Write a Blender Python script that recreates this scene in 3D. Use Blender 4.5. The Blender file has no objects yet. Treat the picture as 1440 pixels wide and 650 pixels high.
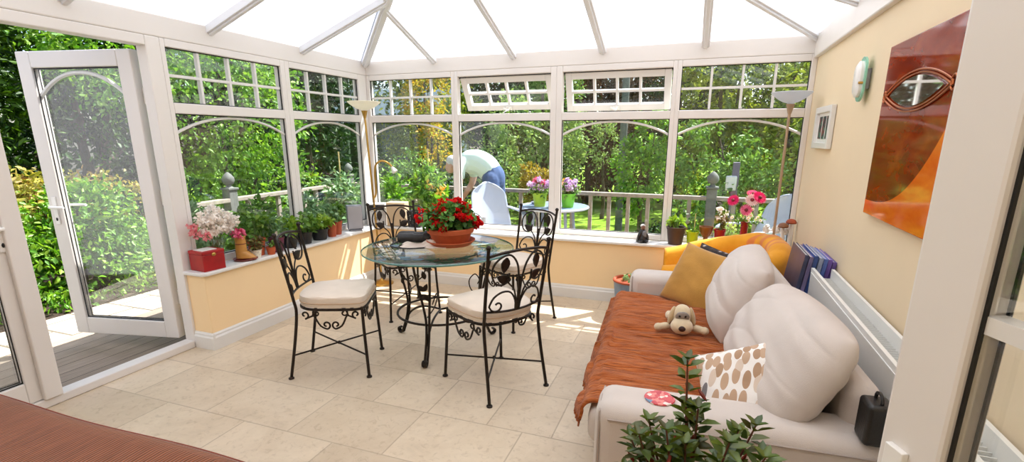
import bpy, math, random
import numpy as np
from mathutils import Vector, Matrix, Euler
from math import sin, cos, pi, radians, atan2, sqrt

SC = bpy.context.scene
COL = SC.collection

# ------------------------------------------------------------------ camera, sky, sun, exposure
cam_d = bpy.data.cameras.new('camera')
cam_d.sensor_width = 36.0
cam_d.sensor_fit = 'HORIZONTAL'
cam_d.lens = 36.0 * 705.25 / 1440
cam_d.shift_y = 49.56 / 1440
cam_d.clip_start = 0.02
cam_d.clip_end = 300
cam = bpy.data.objects.new('camera', cam_d)
COL.objects.link(cam)
cam.location = (3.242, -4.5526, 1.4357)
cam.rotation_euler = (pi / 2 - 0.2497, 0, 0.3507)
SC.camera = cam

SUN_TRAVEL = Vector((-.45, -.53, -1.0)).normalized()
world = bpy.data.worlds.new('world')
SC.world = world
world.use_nodes = True
_nt = world.node_tree
_bg = _nt.nodes['Background']
_sky = _nt.nodes.new('ShaderNodeTexSky')
_sky.sky_type = 'NISHITA'
_sky.sun_disc = False
_sky.sun_elevation = radians(55)
_sky.sun_rotation = atan2(.45, .53)
_sky.dust_density = 2.0
_sky.air_density = 1.0
_nt.links.new(_sky.outputs[0], _bg.inputs[0])
_bg.inputs[1].default_value = 0.235

sun_d = bpy.data.lights.new('sun', 'SUN')
sun_d.energy = 8.6
sun_d.angle = radians(0.6)
sun_d.color = (1.0, .975, .935)
sun = bpy.data.objects.new('sun', sun_d)
COL.objects.link(sun)
sun.location = (6, 7, 12)
sun.rotation_euler = SUN_TRAVEL.to_track_quat('-Z', 'Y').to_euler()

SC.view_settings.view_transform = 'Standard'
SC.view_settings.look = 'None'
SC.view_settings.gamma = 1.0
SC.view_settings.exposure = 0.58
SC.view_settings.use_curve_mapping = False
SC.cycles.use_denoising = True
SC.cycles.max_bounces = 12
SC.cycles.diffuse_bounces = 5
SC.cycles.glossy_bounces = 4
SC.cycles.transmission_bounces = 8
SC.cycles.transparent_max_bounces = 24
SC.cycles.sample_clamp_indirect = 6.0
SC.cycles.caustics_reflective = False
SC.cycles.caustics_refractive = False

# ------------------------------------------------------------------ materials
def s2l(c):
    return tuple(((x / 255) / 12.92 if x / 255 <= .04045 else ((x / 255 + .055) / 1.055) ** 2.4) for x in c)

def new_mat(name):
    m = bpy.data.materials.new(name)
    m.use_nodes = True
    nt = m.node_tree
    for n in list(nt.nodes):
        nt.nodes.remove(n)
    out = nt.nodes.new('ShaderNodeOutputMaterial')
    return m, nt, out

def nd(nt, t, **kw):
    n = nt.nodes.new('ShaderNode' + t)
    for k, v in kw.items():
        setattr(n, k, v)
    return n

def coords(nt, scale=(1, 1, 1), rot=(0, 0, 0), kind='Object'):
    tc = nd(nt, 'TexCoord')
    mp = nd(nt, 'Mapping')
    mp.inputs['Scale'].default_value = scale
    mp.inputs['Rotation'].default_value = rot
    nt.links.new(tc.outputs[kind], mp.inputs[0])
    return mp.outputs[0]

def ramp(nt, fac, stops, interp='LINEAR'):
    r = nd(nt, 'ValToRGB')
    r.color_ramp.interpolation = interp
    el = r.color_ramp.elements
    while len(el) < len(stops):
        el.new(.5)
    for e, (p, c) in zip(el, stops):
        e.position = p
        e.color = (*c, 1)
    nt.links.new(fac, r.inputs[0])
    return r.outputs[0]

def noise(nt, vec, scale, detail=3, rough=.5, distort=0):
    n = nd(nt, 'TexNoise')
    n.inputs['Scale'].default_value = scale
    n.inputs['Detail'].default_value = detail
    n.inputs['Roughness'].default_value = rough
    n.inputs['Distortion'].default_value = distort
    nt.links.new(vec, n.inputs['Vector'])
    return n.outputs['Fac']

def mixc(nt, fac, a, b, mode='MIX'):
    m = nd(nt, 'Mix', data_type='RGBA', blend_type=mode)
    for sock, v in ((m.inputs[0], fac), (m.inputs[6], a), (m.inputs[7], b)):
        if hasattr(v, 'is_linked') or hasattr(v, 'links'):
            nt.links.new(v, sock)
        elif isinstance(v, (int, float)):
            sock.default_value = v
        else:
            sock.default_value = (*v, 1)
    return m.outputs[2]

def math_n(nt, op, a, b=None, c=None):
    m = nd(nt, 'Math', operation=op)
    for i, v in enumerate((a, b, c)):
        if v is None:
            continue
        if hasattr(v, 'links'):
            nt.links.new(v, m.inputs[i])
        else:
            m.inputs[i].default_value = v
    return m.outputs[0]

def bump(nt, h, strength=.3, dist=.01):
    b = nd(nt, 'Bump')
    b.inputs['Strength'].default_value = strength
    b.inputs['Distance'].default_value = dist
    nt.links.new(h, b.inputs['Height'])
    return b.outputs[0]

def principled(nt, out, col, rough=.5, metal=0., normal=None, spec=.5, sheen=0., alpha=None, trans=0.):
    p = nd(nt, 'BsdfPrincipled')
    if hasattr(col, 'links'):
        nt.links.new(col, p.inputs['Base Color'])
    else:
        p.inputs['Base Color'].default_value = (*col, 1)
    if hasattr(rough, 'links'):
        nt.links.new(rough, p.inputs['Roughness'])
    else:
        p.inputs['Roughness'].default_value = rough
    p.inputs['Metallic'].default_value = metal
    p.inputs['Specular IOR Level'].default_value = spec
    p.inputs['Sheen Weight'].default_value = sheen
    p.inputs['Transmission Weight'].default_value = trans
    if normal is not None:
        nt.links.new(normal, p.inputs['Normal'])
    nt.links.new(p.outputs[0], out.inputs[0])
    return p

def simple(name, rgb, rough=.5, metal=0., var=.08, scale=8., bs=0., bscale=60., spec=.5, sheen=0.):
    """noise-varied principled surface, rgb given as 0-255 sRGB"""
    m, nt, out = new_mat(name)
    c = s2l(rgb)
    v = coords(nt)
    f = noise(nt, v, scale, 4)
    lo = tuple(max(0, x * (1 - var)) for x in c)
    hi = tuple(min(1, x * (1 + var)) for x in c)
    col = ramp(nt, f, [(.3, lo), (.7, hi)])
    n = None
    if bs:
        n = bump(nt, noise(nt, v, bscale, 3), bs, .004)
    principled(nt, out, col, rough, metal, n, spec, sheen)
    return m

def leafmat(name, cols, trans=.35, gloss=.045, rough=.5, tt=(1.0, 1.0, .55)):
    """leaf shader: colour picked per leaf, part of the light passes through"""
    m, nt, out = new_mat(name)
    g = nd(nt, 'NewGeometry')
    k = len(cols)
    col = ramp(nt, g.outputs['Random Per Island'], [(i / max(1, k - 1), s2l(c)) for i, c in enumerate(cols)])
    v = coords(nt)
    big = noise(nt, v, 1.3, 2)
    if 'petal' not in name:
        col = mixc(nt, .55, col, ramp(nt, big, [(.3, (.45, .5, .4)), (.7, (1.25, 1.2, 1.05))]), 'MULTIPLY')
    else:
        tt = (1, 1, 1)
    d = nd(nt, 'BsdfDiffuse')
    t = nd(nt, 'BsdfTranslucent')
    gl = nd(nt, 'BsdfGlossy')
    gl.inputs['Roughness'].default_value = rough
    gl.inputs['Color'].default_value = (.8, .9, .75, 1)
    nt.links.new(col, d.inputs[0])
    nt.links.new(mixc(nt, 1.0, col, tt, 'MULTIPLY'), t.inputs[0])
    a = nd(nt, 'MixShader')
    a.inputs[0].default_value = trans
    nt.links.new(d.outputs[0], a.inputs[1])
    nt.links.new(t.outputs[0], a.inputs[2])
    b = nd(nt, 'MixShader')
    b.inputs[0].default_value = gloss
    nt.links.new(a.outputs[0], b.inputs[1])
    nt.links.new(gl.outputs[0], b.inputs[2])
    nt.links.new(b.outputs[0], out.inputs[0])
    return m

def glassmat(name, tint=(.982, .99, .985), f0=.05, film=0.0, filmcol=(.8, .85, .85)):
    """thin clear pane: transparent with Schlick reflection, optional faint dust film"""
    m, nt, out = new_mat(name)
    g = nd(nt, 'NewGeometry')
    dp = nd(nt, 'VectorMath', operation='DOT_PRODUCT')
    nt.links.new(g.outputs['Incoming'], dp.inputs[0])
    nt.links.new(g.outputs['Normal'], dp.inputs[1])
    d = math_n(nt, 'ABSOLUTE', dp.outputs['Value'])
    o = math_n(nt, 'SUBTRACT', 1.0, d)
    p = math_n(nt, 'POWER', o, 5.0)
    f = math_n(nt, 'MULTIPLY_ADD', p, 1 - f0, f0)
    t = nd(nt, 'BsdfTransparent')
    t.inputs[0].default_value = (*tint, 1)
    gl = nd(nt, 'BsdfGlossy')
    gl.inputs['Roughness'].default_value = .01
    mx = nd(nt, 'MixShader')
    nt.links.new(f, mx.inputs[0])
    nt.links.new(t.outputs[0], mx.inputs[1])
    nt.links.new(gl.outputs[0], mx.inputs[2])
    res = mx
    if film:
        df = nd(nt, 'BsdfDiffuse')
        df.inputs[0].default_value = (*filmcol, 1)
        v = coords(nt, (1, 1, .35))
        fac = math_n(nt, 'MULTIPLY', noise(nt, v, 2.2, 3), film)
        m2 = nd(nt, 'MixShader')
        nt.links.new(fac, m2.inputs[0])
        nt.links.new(mx.outputs[0], m2.inputs[1])
        nt.links.new(df.outputs[0], m2.inputs[2])
        res = m2
    nt.links.new(res.outputs[0], out.inputs[0])
    return m

M = {}
M['upvc'] = simple('white plastic frame', (226, 221, 216), .38, var=.02, scale=3)
M['trimwhite'] = simple('white gloss trim', (224, 222, 218), .35, var=.02, scale=3)
M['cream'] = simple('cream painted plaster', (245, 215, 168), .75, var=.03, scale=2, bs=.06, bscale=180)
M['wallright'] = simple('pale cream painted wall', (231, 211, 178), .75, var=.03, scale=1.5, bs=.06, bscale=180)
M['render'] = simple('pale house render', (205, 203, 208), .85, var=.06, scale=6, bs=.2, bscale=120)
M['rafter'] = simple('white roof bar', (228, 231, 236), .45, var=.02, scale=3)
M['gasket'] = simple('black rubber gasket', (18, 18, 18), .6)
M['iron'] = simple('dark bronze wrought iron', (44, 36, 30), .42, metal=.6, var=.25, scale=60)
M['brass'] = simple('brass', (196, 158, 84), .28, metal=.9, var=.08, scale=20)
M['brassaged'] = simple('aged copper tube', (176, 150, 124), .4, metal=.35, var=.08, scale=20)
M['black'] = simple('black matt plastic', (22, 22, 24), .45, var=.2)
M['leather'] = simple('black leather', (26, 24, 24), .4, var=.3, scale=40, bs=.3, bscale=160)
M['glass'] = glassmat('window glass', f0=.045, film=.006)
M['doorglass'] = glassmat('door glass', f0=.085, film=.006)
M['glasscool'] = glassmat('table glass', tint=(.95, .985, .975), f0=.05)
M['glassedge'] = simple('polished green glass edge', (92, 134, 126), .1, var=.1)
M['clearvase'] = glassmat('vase glass', tint=(.92, .95, .95), f0=.09)

# opal roof sheet: clear outer skin, opal inner skin
def _roof():
    m, nt, out = new_mat('opal polycarbonate inner skin')
    t = nd(nt, 'BsdfTranslucent')
    d = nd(nt, 'BsdfDiffuse')
    v = coords(nt)
    c = ramp(nt, noise(nt, v, 2.0, 2), [(.3, (.54, .54, .545)), (.7, (.57, .57, .575))])
    nt.links.new(c, t.inputs[0])
    d.inputs[0].default_value = (.9, .9, .9, 1)
    mx = nd(nt, 'MixShader')
    mx.inputs[0].default_value = .2
    nt.links.new(t.outputs[0], mx.inputs[1])
    nt.links.new(d.outputs[0], mx.inputs[2])
    nt.links.new(mx.outputs[0], out.inputs[0])
    return m
M['opal'] = _roof()
M['roofouter'] = glassmat('clear polycarbonate outer skin', tint=(.97, .97, .97), f0=.04)

def _floor():
    m, nt, out = new_mat('travertine floor tiles')
    v = coords(nt)
    br = nd(nt, 'TexBrick')
    br.offset = .5
    br.squash = .62
    br.squash_frequency = 3
    br.inputs['Scale'].default_value = 1.0
    br.inputs['Brick Width'].default_value = .56
    br.inputs['Row Height'].default_value = .40
    br.inputs['Mortar Size'].default_value = .0042
    br.inputs['Mortar Smooth'].default_value = .3
    br.inputs['Bias'].default_value = 0
    br.inputs['Color1'].default_value = (*s2l((214, 198, 174)), 1)
    br.inputs['Color2'].default_value = (*s2l((196, 179, 155)), 1)
    br.inputs['Mortar'].default_value = (*s2l((180, 164, 142)), 1)
    mp = nd(nt, 'Mapping')
    mp.inputs['Location'].default_value = (.28, .03, 0)
    nt.links.new(v, mp.inputs[0])
    nt.links.new(mp.outputs[0], br.inputs[0])
    n1 = noise(nt, v, 3.4, 7, .66, .8)
    n2 = noise(nt, v, 26, 5, .65, 1.0)
    c = mixc(nt, .75, br.outputs['Color'], ramp(nt, n1, [(.28, (.80, .77, .73)), (.42, (.96, .93, .89)), (.55, (1.03, 1.02, 1.0)), (.75, (1.14, 1.13, 1.12))]), 'MULTIPLY')
    c = mixc(nt, .55, c, ramp(nt, n2, [(.34, (.74, .70, .66)), (.45, (1, 1, 1)), (.7, (1.05, 1.05, 1.05))]), 'MULTIPLY')
    h = math_n(nt, 'SUBTRACT', math_n(nt, 'MULTIPLY', n2, .12), br.outputs['Fac'])
    principled(nt, out, c, .42, 0, bump(nt, h, .25, .004), .35)
    return m
M['floor'] = _floor()

def _planks(name, c1, c2, gap, width, axis=0, rough=.8):
    m, nt, out = new_mat(name)
    v = coords(nt)
    sep = nd(nt, 'SeparateXYZ')
    nt.links.new(v, sep.inputs[0])
    a = sep.outputs[axis]
    k = math_n(nt, 'DIVIDE', a, width)
    fr = math_n(nt, 'FRACT', k)
    fl = math_n(nt, 'FLOOR', k)
    wn = nd(nt, 'TexWhiteNoise', noise_dimensions='1D')
    nt.links.new(fl, wn.inputs['W'])
    sc = [1, 1, 1]
    sc[axis] = 14
    mp = nd(nt, 'Mapping')
    mp.inputs['Scale'].default_value = sc
    nt.links.new(v, mp.inputs[0])
    g = noise(nt, mp.outputs[0], 6, 5, .6)
    col = mixc(nt, wn.outputs['Value'], s2l(c1), s2l(c2))
    col = mixc(nt, .8, col, ramp(nt, g, [(.3, (.78, .78, .78)), (.7, (1.15, 1.15, 1.15))]), 'MULTIPLY')
    ln = math_n(nt, 'LESS_THAN', fr, gap)
    groove = math_n(nt, 'SINE', math_n(nt, 'MULTIPLY', a, 2 * pi / (width / 7)))
    col = mixc(nt, ln, col, (.012, .010, .009))
    h = math_n(nt, 'ADD', math_n(nt, 'MULTIPLY', groove, .25), math_n(nt, 'MULTIPLY', ln, -2.0))
    principled(nt, out, col, rough, 0, bump(nt, h, .5, .006), .2)
    return m
M['deck'] = _planks('weathered decking boards', (150, 136, 122), (176, 160, 144), .035, .14, 0)
M['rail'] = simple('weathered grey rail timber', (150, 142, 130), .8, var=.2, scale=14, bs=.3)
M['newel'] = simple('grey weathered newel timber', (108, 112, 106), .8, var=.15, scale=14, bs=.3)

def _corduroy(name, rgb, axis, freq, amp=.5):
    m, nt, out = new_mat(name)
    v = coords(nt)
    sep = nd(nt, 'SeparateXYZ')
    nt.links.new(v, sep.inputs[0])
    wob = noise(nt, v, 5, 3)
    a = math_n(nt, 'MULTIPLY_ADD', wob, .02, sep.outputs[axis])
    w = math_n(nt, 'SINE', math_n(nt, 'MULTIPLY', a, freq))
    w01 = math_n(nt, 'MULTIPLY_ADD', w, .5, .5)
    mp = nd(nt, 'Mapping')
    s = [4, 4, 4]
    s[axis] = 90
    mp.inputs['Scale'].default_value = s
    nt.links.new(v, mp.inputs[0])
    st = noise(nt, mp.outputs[0], 1.5, 3)
    c = s2l(rgb)
    col = mixc(nt, w01, tuple(x * .38 for x in c), tuple(min(1, x * 1.15) for x in c))
    col = mixc(nt, .8, col, ramp(nt, st, [(.3, (.62, .60, .58)), (.65, (1.15, 1.15, 1.15))]), 'MULTIPLY')
    principled(nt, out, col, .95, 0, bump(nt, w01, amp, .004), .15, .25)
    return m
M['cord'] = _corduroy('rust corduroy', (150, 86, 54), 0, 2 * pi / .012)
M['cordpipe'] = simple('dark rust piping', (132, 58, 40), .9, var=.15, scale=60)

def _chenille():
    m, nt, out = new_mat('rust chenille throw')
    v = coords(nt)
    mp = nd(nt, 'Mapping')
    mp.inputs['Scale'].default_value = (12, 150, 40)
    nt.links.new(v, mp.inputs[0])
    st = noise(nt, mp.outputs[0], 1.0, 3, .55, .25)
    b = noise(nt, v, 3, 3)
    c = ramp(nt, st, [(.28, s2l((104, 50, 18))), (.5, s2l((164, 86, 40))), (.75, s2l((196, 120, 66)))])
    c = mixc(nt, .6, c, ramp(nt, b, [(.3, (.85, .85, .85)), (.7, (1.1, 1.1, 1.1))]), 'MULTIPLY')
    principled(nt, out, c, .95, 0, bump(nt, st, .8, .012), .1, .15)
    return m
M['throw'] = _chenille()
M['sofa'] = simple('pinkish beige twill', (203, 193, 186), .9, var=.05, scale=5, bs=.25, bscale=420, spec=.2, sheen=.2)
M['sofaside'] = M['sofa']
M['seatpad'] = simple('natural linen pad', (216, 202, 186), .9, var=.06, scale=7, bs=.2, bscale=300, spec=.2)
M['padpipe'] = simple('linen piping', (190, 164, 138), .9, var=.06)
M['sofaseam'] = simple('sofa seam', (168, 156, 148), .9, var=.06)
M['ochre'] = simple('ochre velvet', (178, 132, 62), .9, var=.12, scale=9, bs=.25, bscale=120, spec=.15, sheen=.3)
M['terracotta'] = simple('terracotta', (186, 88, 48), .7, var=.12, scale=18, bs=.1)
M['terracottadark'] = simple('dark terracotta', (168, 78, 46), .75, var=.15, scale=18)
M['soil'] = simple('potting compost', (54, 40, 30), .95, var=.35, scale=60, bs=.6, bscale=90)
M['blackpot'] = simple('black plastic pot', (30, 30, 32), .5, var=.15)
M['brownpot'] = simple('dark brown pot', (66, 48, 42), .55, var=.15)
M['purple'] = simple('plum glazed pot', (104, 28, 66), .3, var=.12)
M['lime'] = simple('lime green plastic', (168, 206, 40), .45, var=.06)
M['limeglaze'] = simple('lime glazed ceramic', (160, 190, 30), .25, var=.06)
M['lime2'] = simple('fresh green plastic', (120, 200, 44), .45, var=.06)
M['redlac'] = simple('red lacquered box', (158, 22, 26), .4, var=.2, scale=14)
M['reddark'] = simple('deep red glaze', (140, 20, 30), .25, var=.1)
M['white'] = simple('white ceramic', (236, 234, 230), .3, var=.03)
M['whiteplastic'] = simple('white garden plastic', (178, 190, 208), .4, var=.03, scale=3)
M['bluegrey'] = simple('blue grey plastic', (124, 142, 172), .4, var=.04)
M['silver'] = simple('silver speaker cloth', (168, 166, 170), .6, var=.04, metal=.1, bs=.1, bscale=400)
M['greyplastic'] = simple('grey plastic', (120, 120, 124), .5)
M['beigebox'] = simple('beige card', (196, 172, 140), .8, var=.06)
M['boot'] = simple('tan leather glaze', (186, 132, 62), .45, var=.15, scale=20)
M['sole'] = simple('dark red brown glaze', (116, 48, 36), .4, var=.15)
M['orangethrow'] = None
M['copper'] = simple('copper wire', (190, 110, 66), .3, metal=.9)
M['mirror'] = simple('mirror', (235, 235, 235), .03, metal=1.0, var=.0)
M['radwhite'] = simple('white radiator enamel', (232, 232, 228), .3, var=.015)
M['steel'] = simple('galvanised steel', (150, 152, 156), .4, metal=.6, var=.15, scale=30)
M['plush'] = simple('cream plush', (214, 196, 164), .98, var=.1, scale=30, bs=.5, bscale=260, sheen=.4)
M['plushear'] = simple('tan plush', (190, 166, 126), .98, var=.12, scale=30, bs=.5, bscale=260, sheen=.4)
M['plushnose'] = simple('dark brown plush', (56, 30, 26), .6, var=.1)
M['plushface'] = simple('grey plush', (150, 142, 134), .98, var=.1, scale=30, bs=.5, bscale=260)
M['skin'] = simple('skin', (214, 164, 140), .6, var=.05)
M['hair'] = simple('grey white hair', (214, 212, 208), .8, var=.12, scale=40, bs=.5)
M['shirt'] = simple('pale mint cotton', (208, 232, 218), .9, var=.05, scale=6)
M['jeans'] = simple('blue denim', (72, 96, 138), .9, var=.12, scale=40)
M['wood'] = simple('brown wood', (134, 88, 54), .55, var=.2, scale=14)
M['bark'] = simple('bark', (86, 74, 58), .9, var=.3, scale=22, bs=.6)
M['stem'] = simple('green stem', (96, 128, 60), .6, var=.15)
M['stemred'] = simple('reddish stem', (98, 54, 36), .6, var=.15)
M['cane'] = simple('bamboo cane', (196, 176, 120), .6, var=.15)
M['grass'] = None

# ------------------------------------------------------------------ mesh helpers
class MB:
    def __init__(self):
        self.v, self.f, self.mi = [], [], []
    def add(self, vs, fs, mi=0):
        o = len(self.v)
        self.v += [tuple(p) for p in vs]
        self.f += [tuple(i + o for i in f) for f in fs]
        self.mi += [mi] * len(fs)
        return self
    def box(self, x0, x1, y0, y1, z0, z1, mi=0, mtx=None):
        vs = [Vector(p) for p in ((x0, y0, z0), (x1, y0, z0), (x1, y1, z0), (x0, y1, z0), (x0, y0, z1), (x1, y0, z1), (x1, y1, z1), (x0, y1, z1))]
        if mtx is not None:
            vs = [mtx @ p for p in vs]
        return self.add(vs, [(3, 2, 1, 0), (4, 5, 6, 7), (0, 1, 5, 4), (1, 2, 6, 5), (2, 3, 7, 6), (3, 0, 4, 7)], mi)
    def beam(self, a, b, w, h, up=(0, 0, 1), mi=0):
        """box of section w x h running from a to b; b, a lie on the middle of its lower face"""
        a, b = Vector(a), Vector(b)
        d = (b - a).normalized()
        s = d.cross(Vector(up)).normalized()
        u = s.cross(d).normalized()
        vs = []
        for p in (a, b):
            for x, y in ((-1, 0), (1, 0), (1, 1), (-1, 1)):
                vs.append(p + s * (x * w / 2) + u * (y * h))
        return self.add(vs, [(0, 1, 2, 3), (7, 6, 5, 4), (0, 4, 5, 1), (1, 5, 6, 2), (2, 6, 7, 3), (3, 7, 4, 0)], mi)
    def tube(self, pts, r, n=8, closed=False, cap=True, mi=0):
        P = [Vector(p) for p in pts]
        m = len(P)
        R = r if hasattr(r, '__len__') else [r] * m
        T = []
        for i in range(m):
            a = P[(i - 1) % m] if (closed or i > 0) else P[0]
            b = P[(i + 1) % m] if (closed or i < m - 1) else P[-1]
            t = b - a
            T.append(t.normalized() if t.length > 1e-9 else Vector((0, 0, 1)))
        ref = Vector((0, 0, 1)) if abs(T[0].z) < .9 else Vector((1, 0, 0))
        nrm = (ref - T[0] * ref.dot(T[0])).normalized()
        vs = []
        for i in range(m):
            nrm = (nrm - T[i] * nrm.dot(T[i]))
            nrm = nrm.normalized() if nrm.length > 1e-6 else T[i].orthogonal().normalized()
            bi = T[i].cross(nrm)
            for k in range(n):
                a = 2 * pi * k / n
                vs.append(P[i] + (nrm * cos(a) + bi * sin(a)) * R[i])
        fs = []
        last = m if closed else m - 1
        for i in range(last):
            j = (i + 1) % m
            for k in range(n):
                k2 = (k + 1) % n
                fs.append((i * n + k, i * n + k2, j * n + k2, j * n + k))
        if cap and not closed:
            fs.append(tuple(range(n - 1, -1, -1)))
            fs.append(tuple((m - 1) * n + k for k in range(n)))
        return self.add(vs, fs, mi)
    def lathe(self, prof, c=(0, 0, 0), n=24, mi=0, sx=1., sy=1., mtx=None):
        vs, fs = [], []
        for r, z in prof:
            for k in range(n):
                a = 2 * pi * k / n
                p = Vector((r * cos(a) * sx, r * sin(a) * sy, z))
                if mtx is not None:
                    p = mtx @ p
                vs.append(p + Vector(c))
        for i in range(len(prof) - 1):
            for k in range(n):
                k2 = (k + 1) % n
                fs.append((i * n + k, i * n + k2, (i + 1) * n + k2, (i + 1) * n + k))
        if prof[0][0] > 1e-6:
            fs.append(tuple(range(n - 1, -1, -1)))
        if prof[-1][0] > 1e-6:
            fs.append(tuple((len(prof) - 1) * n + k for k in range(n)))
        return self.add(vs, fs, mi)
    def ell(self, c, rad, n=16, m=10, mi=0, mtx=None):
        rx, ry, rz = rad if hasattr(rad, '__len__') else (rad,) * 3
        vs, fs = [], []
        for i in range(m + 1):
            t = pi * i / m
            for k in range(n):
                a = 2 * pi * k / n
                p = Vector((rx * sin(t) * cos(a), ry * sin(t) * sin(a), -rz * cos(t)))
                if mtx is not None:
                    p = mtx @ p
                vs.append(p + Vector(c))
        for i in range(m):
            for k in range(n):
                k2 = (k + 1) % n
                fs.append((i * n + k, i * n + k2, (i + 1) * n + k2, (i + 1) * n + k))
        return self.add(vs, fs, mi)
    def grid(self, fn, nu, nv, mi=0, closeu=False):
        vs = [fn(u / nu, v / nv) for v in range(nv + 1) for u in range(nu + (0 if closeu else 1))]
        w = nu + (0 if closeu else 1)
        fs = []
        for v in range(nv):
            for u in range(nu):
                u2 = (u + 1) % w
                fs.append((v * w + u, v * w + u2, (v + 1) * w + u2, (v + 1) * w + u))
        return self.add(vs, fs, mi)
    def prism(self, poly, z0, z1, mi=0):
        n = len(poly)
        vs = [(x, y, z0) for x, y in poly] + [(x, y, z1) for x, y in poly]
        fs = [tuple(range(n - 1, -1, -1)), tuple(range(n, 2 * n))]
        fs += [(i, (i + 1) % n, n + (i + 1) % n, n + i) for i in range(n)]
        return self.add(vs, fs, mi)
    def map(self, fn):
        self.v = [tuple(fn(Vector(p))) for p in self.v]
        return self
    def build(self, name, mats, parent=None, smooth=True, bevel=0., seg=2, sub=0, solid=0., kind=None, weld=False):
        off = Vector((0, 0, 0))
        me = bpy.data.meshes.new(name)
        me.from_pydata(self.v, [], self.f)
        if not isinstance(mats, (list, tuple)):
            mats = [mats]
        for m in mats:
            me.materials.append(m)
        if len(mats) > 1:
            me.polygons.foreach_set('material_index', self.mi)
        me.update()
        if smooth:
            me.shade_smooth()
            me.set_sharp_from_angle(angle=radians(42))
        o = bpy.data.objects.new(name, me)
        COL.objects.link(o)
        if parent is not None:
            o.parent = parent
        if weld:
            w = o.modifiers.new('weld', 'WELD')
            w.merge_threshold = .0004
        if solid:
            s = o.modifiers.new('solid', 'SOLIDIFY')
            s.thickness = solid
            s.offset = 0
        if bevel:
            b = o.modifiers.new('bevel', 'BEVEL')
            b.width = bevel
            b.segments = seg
            b.limit_method = 'ANGLE'
            b.angle_limit = radians(40)
        if sub:
            s = o.modifiers.new('sub', 'SUBSURF')
            s.levels = sub
            s.render_levels = sub
        if kind:
            o['kind'] = kind
        return o

def thing(name, label, cat, loc=(0, 0, 0), rz=0., group=None):
    o = bpy.data.objects.new(name, None)
    COL.objects.link(o)
    o.empty_display_size = .1
    o.location = loc
    o.rotation_euler = (0, 0, rz)
    return tag(o, label, cat, group)

def tag(o, label, cat, group=None, kind=None):
    o['label'] = label
    o['category'] = cat
    if group:
        o['group'] = group
    if kind:
        o['kind'] = kind
    return o

def struct(o, label=None, cat=None):
    o['kind'] = 'structure'
    if label:
        o['label'] = label
    if cat:
        o['category'] = cat
    return o

def place(o, loc, rz=0.):
    o.location = loc
    o.rotation_euler = (0, 0, rz)
    return o

KIDS = {}
def dup(root, loc, rz, label):
    """copy of a thing with copies of its parts and sub-parts"""
    r = root.copy()
    COL.objects.link(r)
    r.location = loc
    r.rotation_euler = (0, 0, rz)
    r['label'] = label
    for ch in list(root.children):
        c = ch.copy()
        COL.objects.link(c)
        c.parent = r
        for g in list(ch.children):
            d = g.copy()
            COL.objects.link(d)
            d.parent = c
    return r

def crv(pts, n=8, closed=False):
    """Catmull-Rom through the points"""
    P = [Vector(p) for p in pts]
    m = len(P)
    out = []
    rng = range(m) if closed else range(m - 1)
    for i in rng:
        if closed:
            p0, p1, p2, p3 = P[(i - 1) % m], P[i], P[(i + 1) % m], P[(i + 2) % m]
        else:
            p1, p2 = P[i], P[i + 1]
            p0 = P[i - 1] if i > 0 else p1 * 2 - p2
            p3 = P[i + 2] if i + 2 < m else p2 * 2 - p1
        for k in range(n):
            t = k / n
            out.append(.5 * ((2 * p1) + (p2 - p0) * t + (2 * p0 - 5 * p1 + 4 * p2 - p3) * t * t + (3 * p1 - p0 - 3 * p2 + p3) * t ** 3))
    if not closed:
        out.append(P[-1])
    return out

def leaf_arrays(pos, ax, nr, L, W, fold=.18, bend=.15):
    """six-vertex folded leaves; pos, ax, nr are (N,3); L, W are (N,)"""
    N = len(pos)
    ax = ax / np.linalg.norm(ax, axis=1, keepdims=True)
    s = np.cross(ax, nr)
    s /= np.linalg.norm(s, axis=1, keepdims=True) + 1e-9
    nr = np.cross(s, ax)
    L, W = L[:, None], W[:, None]
    v = np.empty((N, 6, 3))
    v[:, 0] = pos
    v[:, 1] = pos + ax * L * .38 + s * W * .5 + nr * W * fold
    v[:, 2] = pos + ax * L * .72 + s * W * .36 + nr * (W * fold * .7 - L * bend * .4)
    v[:, 3] = pos + ax * L - nr * L * bend
    v[:, 4] = pos + ax * L * .72 - s * W * .36 + nr * (W * fold * .7 - L * bend * .4)
    v[:, 5] = pos + ax * L * .38 - s * W * .5 + nr * W * fold
    base = np.arange(N)[:, None] * 6
    q1 = base + np.array([[0, 1, 2, 3]])
    q2 = base + np.array([[0, 3, 4, 5]])
    return v.reshape(-1, 3), np.concatenate([q1, q2])

def quad_mesh(name, v, q, mat, parent=None, kind=None):
    me = bpy.data.meshes.new(name)
    me.vertices.add(len(v))
    me.vertices.foreach_set('co', v.astype(np.float32).ravel())
    me.loops.add(q.size)
    me.loops.foreach_set('vertex_index', q.astype(np.int32).ravel())
    me.polygons.add(len(q))
    me.polygons.foreach_set('loop_start', np.arange(0, q.size, 4, dtype=np.int32))
    me.materials.append(mat)
    me.update(calc_edges=True)
    me.validate()
    o = bpy.data.objects.new(name, me)
    COL.objects.link(o)
    if parent is not None:
        o.parent = parent
    if kind:
        o['kind'] = kind
    return o

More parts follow.
